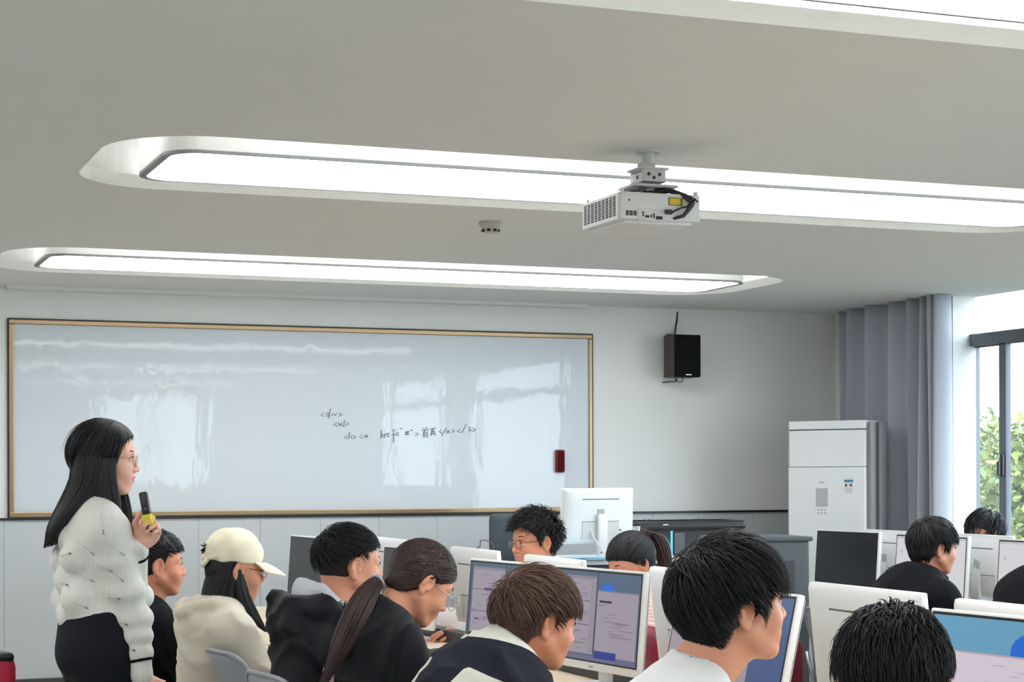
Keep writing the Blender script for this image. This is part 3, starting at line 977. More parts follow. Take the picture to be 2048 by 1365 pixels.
def monitor(x, y, az, tilt, label, style='off', z=None, group=None, Wd=MW, Hd=MH, base_z=DZ, mz=MZ0, sticker=0.0, seed=1, behind=False):
    t = empty('monitor', (x, y, base_z), az)
    tag(t, label, 'monitor', group)
    T = Matrix.Rotation(-tilt, 3, 'Y')
    piv = Vector((-.012, 0, mz - base_z))

    def place(o):
        o.location = piv
        o.rotation_euler = (0, -tilt, 0)
        return o
    hw = Wd / 2
    q = MB()
    q.b2((-.012, -hw, 0), (.012, hw, Hd), bev=.005, seg=2)
    rg_ = []
    for ins, xx in ((0, -.011), (.006, -.018), (.022, -.026), (.050, -.032), (.075, -.034)):
        rr_ = .012 + ins * .5
        rg_.append([q.bm.verts.new((xx, y_, z_)) for y_, z_ in rrect(-hw + ins, hw - ins, ins * .8, Hd - ins * .8, rr_, 4)])
    for P_, Q_ in zip(rg_, rg_[1:]):
        for k_ in range(len(P_)):
            q.bm.faces.new((P_[k_], P_[(k_ + 1) % len(P_)], Q_[(k_ + 1) % len(P_)], Q_[k_]))
    q.bm.faces.new(rg_[-1])
    hs = place(q.build('housing', m_mon, t, autosmooth=60))
    q = MB().b2((-.0352, -hw * .52, Hd * .795), (-.031, hw * .52, Hd * .812), bev=.001, seg=1)
    q.build('vent_slot', m_slot, hs)
    R_ = Matrix.Rotation(sticker, 3, 'X')
    q = MB().box((-.0365, -.0, Hd * .56), (.002, .052, .042), R=R_)
    q.build('tag_sticker', m_stk, hs)
    q = MB().b2((-.0366, -hw * .52, Hd * .395), (-.034, hw * .52, Hd * .405)).b2((-.0366, -.16, Hd * .22), (-.035, -.12, Hd * .25)).b2((-.0366, -.10, Hd * .22), (-.035, -.085, Hd * .25)).b2((-.0366, .07, Hd * .26), (-.035, .1, Hd * .28)).b2((-.0366, .11, Hd * .26), (-.035, .13, Hd * .28))
    q.build('port', m_slot, hs)
    q = MB().b2((-.0372, -hw * .52, Hd * .10), (-.0342, hw * .52, Hd * .395))
    q.build('port_recess', mat('recess_white', (206, 206, 202), .6), hs)
    chin = .028
    place(MB().b2((.0118, -hw + .009, chin), (.0128, hw - .009, Hd - .008)).build('bezel', m_bez, t))
    sw, st_, sb = hw - .015, Hd - .015, chin + .006
    q = MB()
    keys = []
    if style in ('off', 'off2'):
        mats = [m_off if style == 'off' else m_off2]
        q.b2((.0126, -sw, sb), (.0134, sw, st_))
    else:
        mats = []
        lay = 0
        for rct in screen_rects(style, seed):
            key = rct[4]
            if key not in keys:
                keys.append(key)
                mats.append(SC[key])
            mi = keys.index(key)
            xx = .0132 + lay * .000035
            lay += 1

            def pt(s_, t_):
                return Vector((xx, -sw + s_ * 2 * sw, st_ - t_ * (st_ - sb)))
            if rct[0] == 'bloom':
                _, cx_, cy_, rr_, _ = rct
                n = 20
                q.poly([pt(cx_ + rr_ * math.cos(2 * math.pi * k / n), cy_ - rr_ * 1.45 * math.sin(2 * math.pi * k / n)) for k in range(n)], mi=mi)
            else:
                s0, t0, s1, t1 = rct[:4]
                q.poly([pt(s0, t1), pt(s1, t1), pt(s1, t0), pt(s0, t0)], mi=mi)
    scr = place(q.build('screen', mats, t))
    for p in scr.data.polygons:
        pass
    place(MB().b2((.0122, -.015, .008), (.0135, .015, .017)).build('chin_mark', m_stk, t))
    # stand
    q = MB().b2((-.075, -.036, .008), (-.05, .036, mz - base_z + .17), bev=.008).b2((-.055, -.03, mz - base_z + .1), (-.03, .03, mz - base_z + .16), bev=.004)
    q.build('stand', m_mon, t, autosmooth=40)
    MB().b2((-.0765, .008, .03), (-.074, .028, .036)).build('cable_clip', m_slot, t)
    MB().b2((-.115, -.12, 0), (.085, .12, .01), bev=.004).build('base', m_mon, t)
    return t


def rows(pts):
    return pts


GA, GB = 'monitors facing the aisle side students', 'monitors facing the window side students'
A_ = math.radians
# row A, screens face the camera's left
monitor(2.67, 9.97, A_(184), A_(4), 'monitor with a black switched-off screen left of the boy in the puffer jacket', 'off', group=GA)
monitor(2.67, 9.29, A_(184), A_(4), 'monitor hidden behind the head of the boy in the puffer jacket', 'off', group=GA)
monitor(2.665, 8.18, A_(184), A_(4), 'monitor with a grey dark screen partly behind the ponytailed woman', 'off2', group=GA)
monitor(2.575, 6.71, A_(186.5), A_(5), 'lit monitor showing two windows, left one of the bright pair', 'pair', group=GA, seed=3)
monitor(2.668, 6.045, A_(186.5), A_(5), 'lit monitor showing two windows, right one of the bright pair', 'pair', group=GA, seed=3)
monitor(2.55, 4.88, A_(186), A_(13), 'tilted lit monitor with a blue screen in front of the white t-shirt boy', 'blue', group=GA)
monitor(2.652, 3.60, A_(186), A_(6), 'lit monitor with light blue desktop at the bottom right corner', 'sky', group=GA, seed=8)
# row B, backs towards the camera
monitor(3.07, 10.2, A_(-1), A_(5), 'white monitor back farthest away, its corner just right of the puffer jacket boy', 'pale', group=GB)
monitor(3.06, 9.45, A_(-1), A_(5), 'white monitor back between the puffer jacket boy and the ponytailed woman', 'pale', group=GB)
monitor(2.99, 7.97, A_(-1), A_(6), 'white monitor back directly behind the left one of the bright screens', 'pale', group=GB)
monitor(2.97, 6.98, A_(-1), A_(6), 'white monitor back whose top edge shows under the chin of the boy with glasses', 'pale', group=GB)
monitor(3.012, 5.83, A_(-1), A_(7), 'white monitor back left of the white t-shirt boy, beside the bright screen', 'pale', group=GB)
monitor(3.022, 4.72, A_(-1), A_(6), 'large white monitor back behind the head of the boy at the bottom right', 'pale', group=GB)
monitor(2.975, 3.88, A_(-1), A_(6), 'white monitor back at the right edge, above the light blue screen', 'pale', group=GB)
# window island
GC, GD = 'monitors of the window island facing the aisle', 'monitors of the window island facing the window'
monitor(5.86, 9.54, A_(184), A_(4), 'monitor with a black switched-off screen right of the grey cabinet', 'off', group=GC)
monitor(5.86, 8.67, A_(184), A_(4), 'pale lit monitor behind the face of the boy in the black jacket', 'pale', group=GC)
monitor(5.84, 7.69, A_(184), A_(4), 'pale lit monitor at the right edge beside the black shoulder', 'pale', group=GC)
monitor(6.18, 9.51, A_(-2), A_(4), 'white monitor back with a tag sticker, right of the dark screen', 'pale', group=GD, sticker=.1)
monitor(6.18, 8.58, A_(-2), A_(4), 'white monitor back with a slanted tag sticker, between the two pale screens', 'pale', group=GD, sticker=.3)
monitor(6.18, 7.66, A_(-2), A_(4), 'white monitor back at the right edge, behind the pale screen', 'pale', group=GD)

# small things on the desks
m_paper = mat('paper', (236, 238, 240), .7)
m_key = mat('keyboard_black', (30, 30, 33), .5)


def keyboard(x, y, az, m, label):
    t = empty('keyboard', (x, y, DZ), az, label, 'keyboard', 'keyboards on the desks')
    MB().b2((-.065, -.21, 0), (.065, .21, .014), bev=.004).build('case', m, t)
    q = MB()
    for r_ in range(5):
        for c_ in range(14):
            q.b2((-.055 + r_ * .022, -.2 + c_ * .0287, .013), (-.037 + r_ * .022, -.176 + c_ * .0287, .019))
    q.build('keys', m, t)
    return t


keyboard(2.32, 5.95, A_(183), mat('keyboard_white', (226, 227, 228), .5), 'white keyboard under the chin of the boy with brown hair')
keyboard(2.33, 6.75, A_(181), MATS['keyboard_white'], 'white keyboard beside the hand of the ponytailed woman')
keyboard(3.13, 9.0, A_(2), m_key, 'black keyboard under the brown wrist with the white sleeve')


def mouse(x, y, az, m, label):
    o = MB().ball((0, 0, .012), (.055, .032, .022), n=8).build('mouse', m, smooth=True)
    o.location = (x, y, DZ)
    o.rotation_euler = (0, 0, az)
    tag(o, label, 'mouse')
    return o


mp = W(896, 1345, 6.62)
mouse(mp.x, mp.y, .1, MATS['keyboard_white'], 'white mouse under the hand with the black cuff')
o = MB().b2((-.11, -.16, 0), (.11, .16, .004)).b2((-.10, -.15, .003), (.10, .15, .006)).build('notebook', m_paper)
o.location = (2.42, 6.42, DZ); o.rotation_euler = (0, 0, .2)
tag(o, 'open white notebook lying before the bright pair of screens', 'notebook')
o = MB().b2((-.105, -.15, 0), (.105, .15, .008), bev=.002).build('booklet', mat('booklet_blue', (150, 205, 236), .5))
o.location = (2.30, 6.33, DZ); o.rotation_euler = (0, 0, -.15)
tag(o, 'light blue booklet on the desk beside the brown-haired boy', 'booklet')
o = MB().tube([(2.2, 5.6, DZ + .004), (2.32, 5.5, DZ + .004), (2.40, 5.62, DZ + .004), (2.5, 5.62, DZ + .004), (2.55, 5.75, DZ + .004), (2.66, 5.78, DZ + .004)], .003).build('cable', mat('cable_beige', (120, 110, 92), .6), smooth=True)
tag(o, 'thin cable snaking over the desk below the bright screens', 'cable')
o = MB().tube([(2.45, 7.5, DZ + .004), (2.52, 7.3, DZ + .004), (2.5, 7.12, DZ + .02), (2.55, 7.0, DZ + .004), (2.6, 6.85, DZ + .004)], .003).build('cable', mat('cable_grey', (92, 92, 94), .6), smooth=True)
tag(o, 'dark cable beside the left edge of the bright screens', 'cable')
o = MB().tube([(3.02, 8.20, 1.125), (3.02, 8.12, 1.14), (3.0, 8.06, 1.17), (3.01, 8.02, 1.175), (3.03, 7.98, 1.16), (3.03, 7.95, 1.12)], .0025).build('cable', MATS['cable_grey'], smooth=True)
tag(o, 'thin dark cable looping up over a white monitor, left of the boy with glasses', 'cable')
# pink bag and maroon coat
o = MB().box((0, 0, .085), (.12, .26, .17), bev=.05, seg=4).build('handbag', mat('maroon_leather', (118, 10, 44), .45), smooth=True)
o.location = (3.12, 6.46, DZ)
tag(o, 'dark crimson bag on the desk between the bright screen and a white monitor back', 'bag')


# ------------------------------------------------------------------ chairs
m_chair = mat('chair_grey', (150, 154, 162), .38, noise=.02, nscale=5)
m_chairl = mat('chair_steel', (170, 172, 176), .3, metal=.8)


def make_chair():
    t = empty('classroom_chair')
    q = MB()
    ny, nz = 14, 10
    def shell(off):
        R_ = []
        for i in range(nz + 1):
            v = i / nz
            row = []
            for j in range(ny + 1):
                u = -1 + 2 * j / ny
                wd = .225 * (1 - .10 * v) * (1 - .35 * max(0, v - .72) ** 1.4 * 2.2 * abs(u) ** 3)
                z = .50 + .37 * v * (1 - .10 * max(0, v - .5) * abs(u) ** 4 * 2)
                x = -.20 - .09 * v + .035 * (u * u) * (.6 + .4 * v) + .02 * math.sin(v * 3.1)
                row.append(Vector((x - off, wd * u, z)))
            R_.append(row)
        return R_
    A, B = shell(0), shell(.006)
    va = [[q.bm.verts.new(p) for p in r] for r in A]
    vb = [[q.bm.verts.new(p) for p in r] for r in B]
    for i in range(nz):
        for j in range(ny):
            if 2 <= i <= 3 and 5 <= j <= 8: continue
            q.bm.faces.new((va[i][j], va[i][j + 1], va[i + 1][j + 1], va[i + 1][j]))
            q.bm.faces.new((vb[i][j + 1], vb[i][j], vb[i + 1][j], vb[i + 1][j + 1]))
    rim = [(0, j) for j in range(ny)] + [(i, ny) for i in range(nz)] + [(nz, j) for j in range(ny, 0, -1)] + [(i, 0) for i in range(nz, 0, -1)]
    for (a, b_), (c_, d_) in zip(rim, rim[1:] + rim[:1]):
        q.bm.faces.new((va[a][b_], va[c_][d_], vb[c_][d_], vb[a][b_]))
    q.tube([A[i][j] + Vector((-.003, 0, 0)) for i, j in rim], .008, closed=True, n=6)
    q.tube([A[i][j] + Vector((-.003, 0, 0)) for i, j in [(2, k) for k in range(5, 9)] + [(2, 9), (3, 9), (4, 9)] + [(4, k) for k in range(8, 5, -1)] + [(4, 5), (3, 5)]], .006, closed=True, n=5)
    q.build('backrest', m_chair, t, smooth=True)
    q = MB()
    rows_ = []
    for i in range(9):
        u = -1 + 2 * i / 8
        rows_.append([q.bm.verts.new((-.20 + .42 * j / 8, .22 * u * (1 - .05 * (j / 8)), .45 - .02 * (1 - u * u) * math.sin(math.pi * min(1, j / 7)) - .02 * (j / 8) ** 3 + (.05 * (1 - j / 2) if j < 2 else 0))) for j in range(9)])
    for i in range(8):
        for j in range(8):
            q.bm.faces.new((rows_[i][j], rows_[i][j + 1], rows_[i + 1][j + 1], rows_[i + 1][j]))
    s_ = q.build('seat', m_chair, t, smooth=True)
    md = s_.modifiers.new('t', 'SOLIDIFY'); md.thickness = .012
    for sy_ in (-1, 1):
        MB().tube([(.17, sy_ * .19, .43), (.20, sy_ * .22, .01)], .011).build('leg', m_chairl, t, smooth=True)
        MB().tube([(-.15, sy_ * .19, .43), (-.22, sy_ * .22, .01)], .011).build('leg', m_chairl, t, smooth=True)
        MB().tube([(-.12, sy_ * .20, .44), (-.20, sy_ * .205, .50), (-.24, sy_ * .2, .66)], .01).build('back_support', m_chairl, t, smooth=True)
    return t


CH0 = make_chair()
CH_USED = [0]


def chair(x, y, az, label, group='grey plastic classroom chairs'):
    t = CH0 if not CH_USED[0] else copy_tree(CH0)
    CH_USED[0] = 1
    t.location = (x, y, 0)
    t.rotation_euler = (0, 0, az)
    tag(t, label, 'chair', group)
    return t


chair(3.60, 6.12, A_(182), 'grey chair under a dark red coat, seen behind the tilted blue screen')
q = MB().box((0, 0, .63), (.09, .36, .45), bev=.04, seg=4)
o = q.build('coat', mat('coat_maroon', (78, 20, 28), .85, noise=.1, nscale=40), smooth=True)
o.location = (3.54, 6.28, 0)
o.rotation_euler = (0, 0, 0)
tag(o, 'dark red coat hung over the grey chair behind the tilted blue screen', 'coat')

# ------------------------------------------------------------------ teacher's console on the stage
SZ = .18
# teacher's monitor seen from behind
mon = monitor(0, 0, 0, A_(2), 'white monitor on the teacher console below the right end of the whiteboard', 'pale', Wd=.54, Hd=.32, base_z=0, mz=.085)
P0 = W(1190, 1087, 10.75)
CT = P0.z - .085
mon.location = (P0.x, P0.y, CT)
mon.rotation_euler = (0, 0, A_(107))
m_con = mat('console_black', (30, 31, 34), .4)
m_cong = mat('console_slate', (84, 92, 98), .55, noise=.03, nscale=10)
t = empty('teacher_console', (P0.x, P0.y, SZ), A_(-1), 'black and slate grey multimedia console on the stage below the speaker', 'console')
H = CT - SZ
MB().b2((-.42, -.22, 0), (.74, .42, H - .03), bev=.01).build('body', m_cong, t)
MB().b2((-.34, -.26, H - .03), (.74, .42, H), bev=.008).build('worktop', m_white, t)
# tall black riser with lid
cx0 = WY(1266, 1045, P0.y + .12).x - P0.x
cx1 = WY(1478, 1045, P0.y + .12).x - P0.x
hz_ = WY(1370, 1042, P0.y + .12).z - SZ
MB().b2((cx0, .12, H), (cx1, .40, hz_), bev=.012).build('riser', m_con, t)
MB().b2((cx0 - .01, .06, hz_ - .055), (cx1 + .01, .42, hz_), bev=.02, seg=3).build('lid', m_con, t)
MB().b2((cx0 + .16, .052, hz_ - .024), (cx0 + .195, .062, hz_ - .018)).build('badge', MATS['badge_silver'], t)
MB().b2((cx0 + .24, .112, hz_ - .26), (cx0 + .252, .122, hz_ - .06)).build('light_strip', mat('cyan_light', (20, 60, 70), .4, emit=(120, 225, 240), estr=.9), t)
MB().b2((cx0 + .262, .110, hz_ - .20), (cx0 + .33, .121, hz_ - .07)).build('inner_panel', mat('inner_grey', (92, 94, 98), .5), t)
MB().b2((cx0 + .60, .04, hz_ - .12), (cx0 + .604, .06, hz_ - .06)).build('pull_cord', MATS['badge_silver'], t)
q = MB()
for xx in (.11, .14, .44, .47):
    q.cyl((cx0 + xx, .2, hz_ - .002), (cx0 + xx, .2, hz_ + .008), .008)
q.build('knob', m_con, t)
# slate side cabinet
gx = W(1556, 1075, 10.0)
t = empty('side_cabinet', (gx.x, gx.y + .2, 0), A_(-6), 'slate grey metal cabinet between the white t-shirt boy and the dark screen', 'cabinet')
HC = gx.z
MB().b2((-.24, -.17, 0), (.22, .25, HC - .02), bev=.012).build('body', m_cong, t)
MB().b2((-.255, -.19, HC - .025), (.235, .26, HC), bev=.01).build('lid', m_cong, t)
for a, b_ in ((-.05, .02), (.06, .13)):
    MB().b2((a, -.1735, HC - .4), (b_, -.168, HC - .13)).build('vent_panel', mat('vent_slate', (66, 70, 76), .7), t)
# dark grey panel behind the boy with glasses
dp = WY(1045, 1027, 10.55)
t = empty('swivel_chair', (dp.x, dp.y, SZ), A_(95), 'dark grey high-backed chair behind the boy with glasses', 'chair')
hh = dp.z - SZ
MB().box((0, 0, hh - .32), (.09, .44, .64), bev=.035, seg=4).build('backrest', mat('chair_slate_cloth', (72, 80, 86), .85, noise=.05, nscale=60), t, smooth=True)
MB().box((.24, 0, .42), (.46, .46, .09), bev=.035, seg=3).build('seat', MATS['chair_slate_cloth'], t, smooth=True)
MB().cyl((.2, 0, .06), (.2, 0, .38), .03).b2((.0, -.04, .36), (.3, .04, .385)).build('post', m_black, t)
for k in range(5):
    a = 2 * math.pi * k / 5
    MB().tube([(.2, 0, .08), (.2 + .28 * math.cos(a), .28 * math.sin(a), .05)], [.025, .016]).ball((.2 + .28 * math.cos(a), .28 * math.sin(a), .03), .03, n=6).build('foot', m_black, t, smooth=True)
# bottle
bp_ = W(1273, 1083, 10.75)
t = empty('bottle', (bp_.x, bp_.y, CT), label='white plastic bottle with a patterned cap on the teacher console', cat='bottle')
MB().lathe([(.001, 0), (.033, 0), (.035, .01), (.035, .10), (.03, .125), (.019, .145), (.019, .15), (.001, .15)], n=20).build('body', mat('bottle_white', (236, 237, 240), .3), t, autosmooth=50)
MB().lathe([(.001, .148), (.022, .148), (.022, .182), (.001, .182)], n=20).build('cap', mat('cap_grey', (200, 200, 200), .5, noise=.7, nscale=70), t, autosmooth=50)
# papers on console
q = MB()
for k in range(3):
    q.box((0, 0, .004 + .006 * k), (.26, .19, .004), R=Matrix.Rotation(.15 * k, 3, 'Z'))
o = q.build('magazine', mat('magazine_blue', (170, 208, 232), .4, noise=.35, nscale=7))
pp_ = W(1165, 1100, 10.5)
o.location = (pp_.x, pp_.y, CT + .0)
tag(o, 'light blue magazine lying on the console left of the teacher monitor stand', 'magazine')
o = MB().tube([(P0.x - .06, P0.y - .05, CT + .2), (P0.x - .05, P0.y - .09, CT + .12), (P0.x - .0, P0.y - .1, CT + .05), (P0.x + .03, P0.y - .12, CT + .01)], .006).build('cable', m_white, smooth=True)
tag(o, 'white cable hanging behind the monitor on the teacher console', 'cable')
# red bag at the left edge
q = MB().box((0, 0, .26), (.30, .20, .52), bev=.05, seg=4)
bpt = W(-72, 1320, 6.0)
t = empty('rucksack', (bpt.x, bpt.y, bpt.z - .5), .3, 'red bag with black trim in the bottom left corner', 'bag')
q.build('pouch', mat('bag_red', (168, 24, 52), .6, noise=.1, nscale=9), t, smooth=True)
MB().box((0, 0, .505), (.27, .19, .035), bev=.015, seg=3).build('trim', m_black, t, smooth=True)
chair(bpt.x, bpt.y, A_(20), 'grey chair holding the red bag in the bottom left corner')
# ------------------------------------------------------------------ people
def nrm(v):
    v = np.asarray(v, float)
    return v / (np.linalg.norm(v) + 1e-12)


def torus_prim(sd, c, R, R0, r, k=.01, sc=(1, 1), op=1):
    c = np.array(c, float)
    R = np.array(R, float)

    def f(P):
        q = (P - c) @ R
        d = np.sqrt((q[..., 0] / sc[0]) ** 2 + (q[..., 1] / sc[1]) ** 2) - R0
        return np.sqrt(d ** 2 + q[..., 2] ** 2) - r
    e = np.ones(3) * (R0 * max(sc) + r)
    sd.p.append((op, f, c - e, c + e, k))


def head_prims(sd, o, M, s=1.0, fem=False, full=1.0):
    """skull, face and ears in the head frame: x forward, y left, z up, origin at eye height"""
    def C(p): return o + M @ (np.array(p, float) * s)
    def E(p, r, R=np.eye(3), k=.012, op=1): sd.ell(C(p), np.array(r) * s, M @ R, k, op)
    def K(a, b, ra, rb=None, k=.012, op=1): sd.cap(C(a), C(b), ra * s, (rb or ra) * s, k, op)
    jw = .88 if fem else 1.0
    E((-.012, 0, .030), (.092, .074, .084), k=.02)
    E((-.03, 0, -.005), (.066, .066, .065), k=.02)
    E((.030, 0, .012), (.060, .066, .082), k=.03)
    E((.034, 0, -.045), (.050, .054 * jw * full, .052), k=.03)
    for sy in (-1, 1):
        K((.002, sy * .054 * jw * full, -.050), (.060, sy * .018 * jw, -.096), .017, .016, k=.025)
        E((.058, sy * .034 * full, -.034), (.027, .026, .028), k=.02)
        K((.080, sy * .012, .020), (.066, sy * .048, .020), .008, .008, k=.014)
    E((.066, 0, -.100), (.020, .022 * jw, .015), k=.016)
    E((.072, 0, -.064), (.022, .030, .026), k=.018)
    for sy in (-1, 1):
        E((.096, sy * .032, .001), (.016, .019, .0115), k=.012, op=-1)
        E((.079, sy * .032, .0), (.0105, .0145, .0120), k=.004)
        K((.089, sy * .019, .0065), (.0905, sy * .031, .0095), .0022, .0022, k=.003)
        K((.0905, sy * .031, .0095), (.083, sy * .046, .0055), .0022, .002, k=.003)
    nl = .9 if fem else 1.0
    K((.085, 0, .010), (.098 + .004 * nl, 0, -.026), .0065, .0085, k=.012)
    E((.101 + .003 * nl, 0, -.032), (.0095, .0105, .009), k=.007)
    for sy in (-1, 1):
        E((.095, sy * .0125, -.035), (.010, .0075, .008), k=.006)
        E((.100, sy * .0065, -.0425), (.004, .0032, .003), k=.003, op=-1)
    K((.092, 0, -.044), (.0935, 0, -.054), .005, .005, k=.008)
    for sy in (-1, 1):
        K((.0930, 0, -.0578), (.083, sy * .020, -.0625), .0046, .0026, k=.006)
        K((.0910, 0, -.0682), (.082, sy * .017, -.066), .0054, .003, k=.006)
        K((.097, sy * .0, -.0630), (.086, sy * .021, -.0640), .0016, .0012, k=.003, op=-1)
        # ear
        Re = rz(sy * -.42) @ ry(.20)
        ec = np.array((-.012, sy * .0775, -.006))
        E(ec, (.0195, .0075, .0315), Re, k=.008)
        K((-.012, sy * .068, -.006), ec, .014, .013, k=.006)
        E(ec + np.array((0, sy * .001, -.027)), (.0105, .006, .011), Re, k=.006)
        pts = []
        for kk in range(11):
            a = math.radians(-35 + 245 * kk / 10)
            pts.append(ec + Re @ np.array((.0175 * math.cos(a), sy * .0075, .0285 * math.sin(a) + .002)))
        for a_, b_ in zip(pts, pts[1:]):
            K(a_, b_, .0036, k=.003)
        E(ec + Re @ np.array((.003, sy * .0125, .002)), (.0112, .0105, .0185), Re, k=.003, op=-1)
        E(ec + Re @ np.array((.013, sy * .006, -.006)), (.005, .004, .007), Re, k=.003)


def hand_mesh(wrist, fdir, nrmv, side=1, curl=.5, spread=.12, thumb=.6, s=1.0, h=.0034, grip=None, stub=.05):
    """palm, four fingers and thumb; fdir points along the palm, nrmv out of its back"""
    f = nrm(fdir)
    n = nrm(np.asarray(nrmv, float) - f * np.dot(nrmv, f))
    l = np.cross(n, f) * side          # towards the thumb
    sd = SDF()
    w_ = np.array(wrist, float)
    R = np.stack([f, l, n], 1)
    sd.ell(w_ + f * .045 * s, np.array((.048, .040, .0145)) * s, R, k=.012)
    sd.cap(w_ - f * stub * s, w_ + f * .02 * s, .025 * s, .023 * s, k=.02)
    cu = curl if isinstance(curl, (list, tuple)) else [curl] * 4
    for i, (off, L, r) in enumerate([(.028, .070, .0088), (.0095, .078, .0092), (-.009, .072, .0088), (-.026, .057, .0078)]):
        p = w_ + (f * (.082 - .006 * abs(i - 1)) + l * off) * s
        ang = spread * (1.2 - i) * .6
        d = f * math.cos(ang) + l * math.sin(ang)
        a = 0
        for j, fr in enumerate((.45, .31, .24)):
            a += cu[i] * (1.0, 1.15, .8)[j]
            dd = d * math.cos(a) - n * math.sin(a)
            q = p + dd * L * fr * s
            sd.cap(p, q, r * s * (1 - .08 * j), r * s * (.94 - .08 * j), k=.004)
            p = q
    p = w_ + (f * .018 + l * .026) * s
    a = thumb
    d1 = nrm(f * .75 + l * .75 - n * .35 * a)
    q = p + d1 * .040 * s
    sd.cap(p, q, .0125 * s, .0105 * s, k=.010)
    d2 = nrm(f * 1.0 + l * (.45 - .6 * a) - n * .6 * a)
    q2 = q + d2 * .030 * s
    sd.cap(q, q2, .0100 * s, .0090 * s, k=.004)
    sd.cap(q2, q2 + nrm(d2 - l * .4 * a) * .023 * s, .0088 * s, .0074 * s, k=.004)
    return sd.mesh(h)


def joints(P):
    """posture from head position, torso azimuth and lean"""
    J = {}
    o = np.array(P['o'])
    az = P['taz']
    F = np.array((math.cos(az), math.sin(az), 0))
    L = np.array((-math.sin(az), math.cos(az), 0))
    s = P.get('s', 1.0)
    nb = P.get('nb', (-.045, -.165))
    J['NB'] = o + F * nb[0] * s + np.array((0, 0, nb[1] * s)) + L * P.get('nbl', 0)
    J['F'], J['L'] = F, L
    tl = .50 * s
    pz = P.get('pz', .56)
    dz = J['NB'][2] - pz
    back = math.sqrt(max(tl * tl - dz * dz, .0004)) if dz < tl else .02
    if 'back' in P: back = P['back']
    J['PV'] = np.array((*(J['NB'] - F * back)[:2], pz))
    t = nrm(J['NB'] - J['PV'])
    J['t'] = t
    f2 = nrm(F - t * np.dot(F, t))
    J['f'] = f2
    J['R'] = np.stack([f2, L, t], 1)
    sw = P.get('sw', .168) * s
    for n_, sg in (('L', 1), ('R', -1)):
        S_ = J['NB'] - t * .06 * s + L * sg * sw + f2 * P.get('sf', .01) - np.array((0, 0, .022))
        J['S' + n_] = S_
        arm = P.get('arm' + n_)
        if arm is None:
            e = S_ + F * .14 + L * sg * .05 + np.array((0, 0, -.24))
            wv = e + F * .22 - L * sg * .04 + np.array((0, 0, max(.76 - e[2], -.1)))
            J['E' + n_], J['W' + n_] = e, wv
        else:
            e = S_ + F * arm[0][0] + L * sg * arm[0][1] + np.array((0, 0, arm[0][2]))
            J['E' + n_] = e
            J['W' + n_] = e + F * arm[1][0] + L * sg * arm[1][1] + np.array((0, 0, arm[1][2]))
    return J


def torso_prims(sd, J, P, inf=0.0, sleeve='long', k=.04, arms=True, neck=False):
    s = P.get('s', 1.0)
    t, f, L, R, NB, PV = J['t'], J['f'], J['L'], J['R'], J['NB'], J['PV']
    g = P.get('girth', 1.0)
    hunch = P.get('hunch', .03)
    D = NB - PV

    def A(u, fo=0): return PV + D * u - f * hunch * math.sin(math.pi * u) + f * fo
    sd.ell(A(.80, .0), (np.array((.100 * g, .150, .12)) * s + inf), R, k)
    sd.ell(A(.58, .005), (np.array((.108 * g, .150 * g, .15)) * s + inf), R, k)
    sd.ell(A(.32, .01), (np.array((.108 * g, .140 * g, .16)) * s + inf), R, k)
    sd.ell(A(.05), (np.array((.118 * g, .158 * g, .12)) * s + inf), R, k)
    sd.cap(J['SL'], J['SR'], .050 * s + inf, k=k)
    for sg, n_ in ((1, 'L'), (-1, 'R')):
        sd.cap(NB + t * .012 + L * sg * .03, J['S' + n_] + t * .012, .034 * s + inf * .8, .045 * s + inf * .8, k=k)
        if arms:
            S_, E_, W_ = J['S' + n_], J['E' + n_], J['W' + n_]
            sd.cap(S_, E_, .056 * s + inf, .043 * s + inf, k=.03)
            if sleeve == 'long':
                sd.cap(E_, W_, .043 * s + inf, .030 * s + inf * .9, k=.02)
            elif sleeve == 'skin':
                sd.cap(E_, W_, .040 * s, .026 * s, k=.02)


def wrinkle(amp, fr, seed=0, dirv=(0, 0, 1)):
    """cloth folds: warped ridges that run roughly across the given direction"""
    r = np.random.default_rng(seed)
    dv = nrm(dirv)
    A = [nrm(dv * s_ + r.normal(size=3) * .55) * fr * m_ for s_, m_ in ((1.3, .55), (1.0, .95), (.6, 1.5), (1.0, 2.3))]
    B = r.normal(size=(4, 3)) * fr * .35
    ph = r.random(8) * 6.28

    def f(P):
        w1 = np.sin(P @ B[0] + ph[0]) + .6 * np.sin(P @ B[1] * 1.7 + ph[1])
        w2 = np.sin(P @ B[2] + ph[2]) + .6 * np.sin(P @ B[3] * 1.6 + ph[3])
        v = 0
        for i, (a, m_) in enumerate(zip(A, (1.0, .75, .42, .22))):
            q = np.sin(P @ a + ph[4 + i] + 1.5 * w1 + .9 * (i + 1) * .5 * w2)
            v = v + m_ * ((1 - np.abs(q)) ** 2.2 * (.45 + .55 * np.sin(P @ B[i] * 1.3 + ph[i]) ** 2) - .25)
        return amp * 1.9 * v
    return f


# ---- hair
SK_C = np.array((-.012, 0, .030))
SK_R = np.array((.095, .0775, .0875))


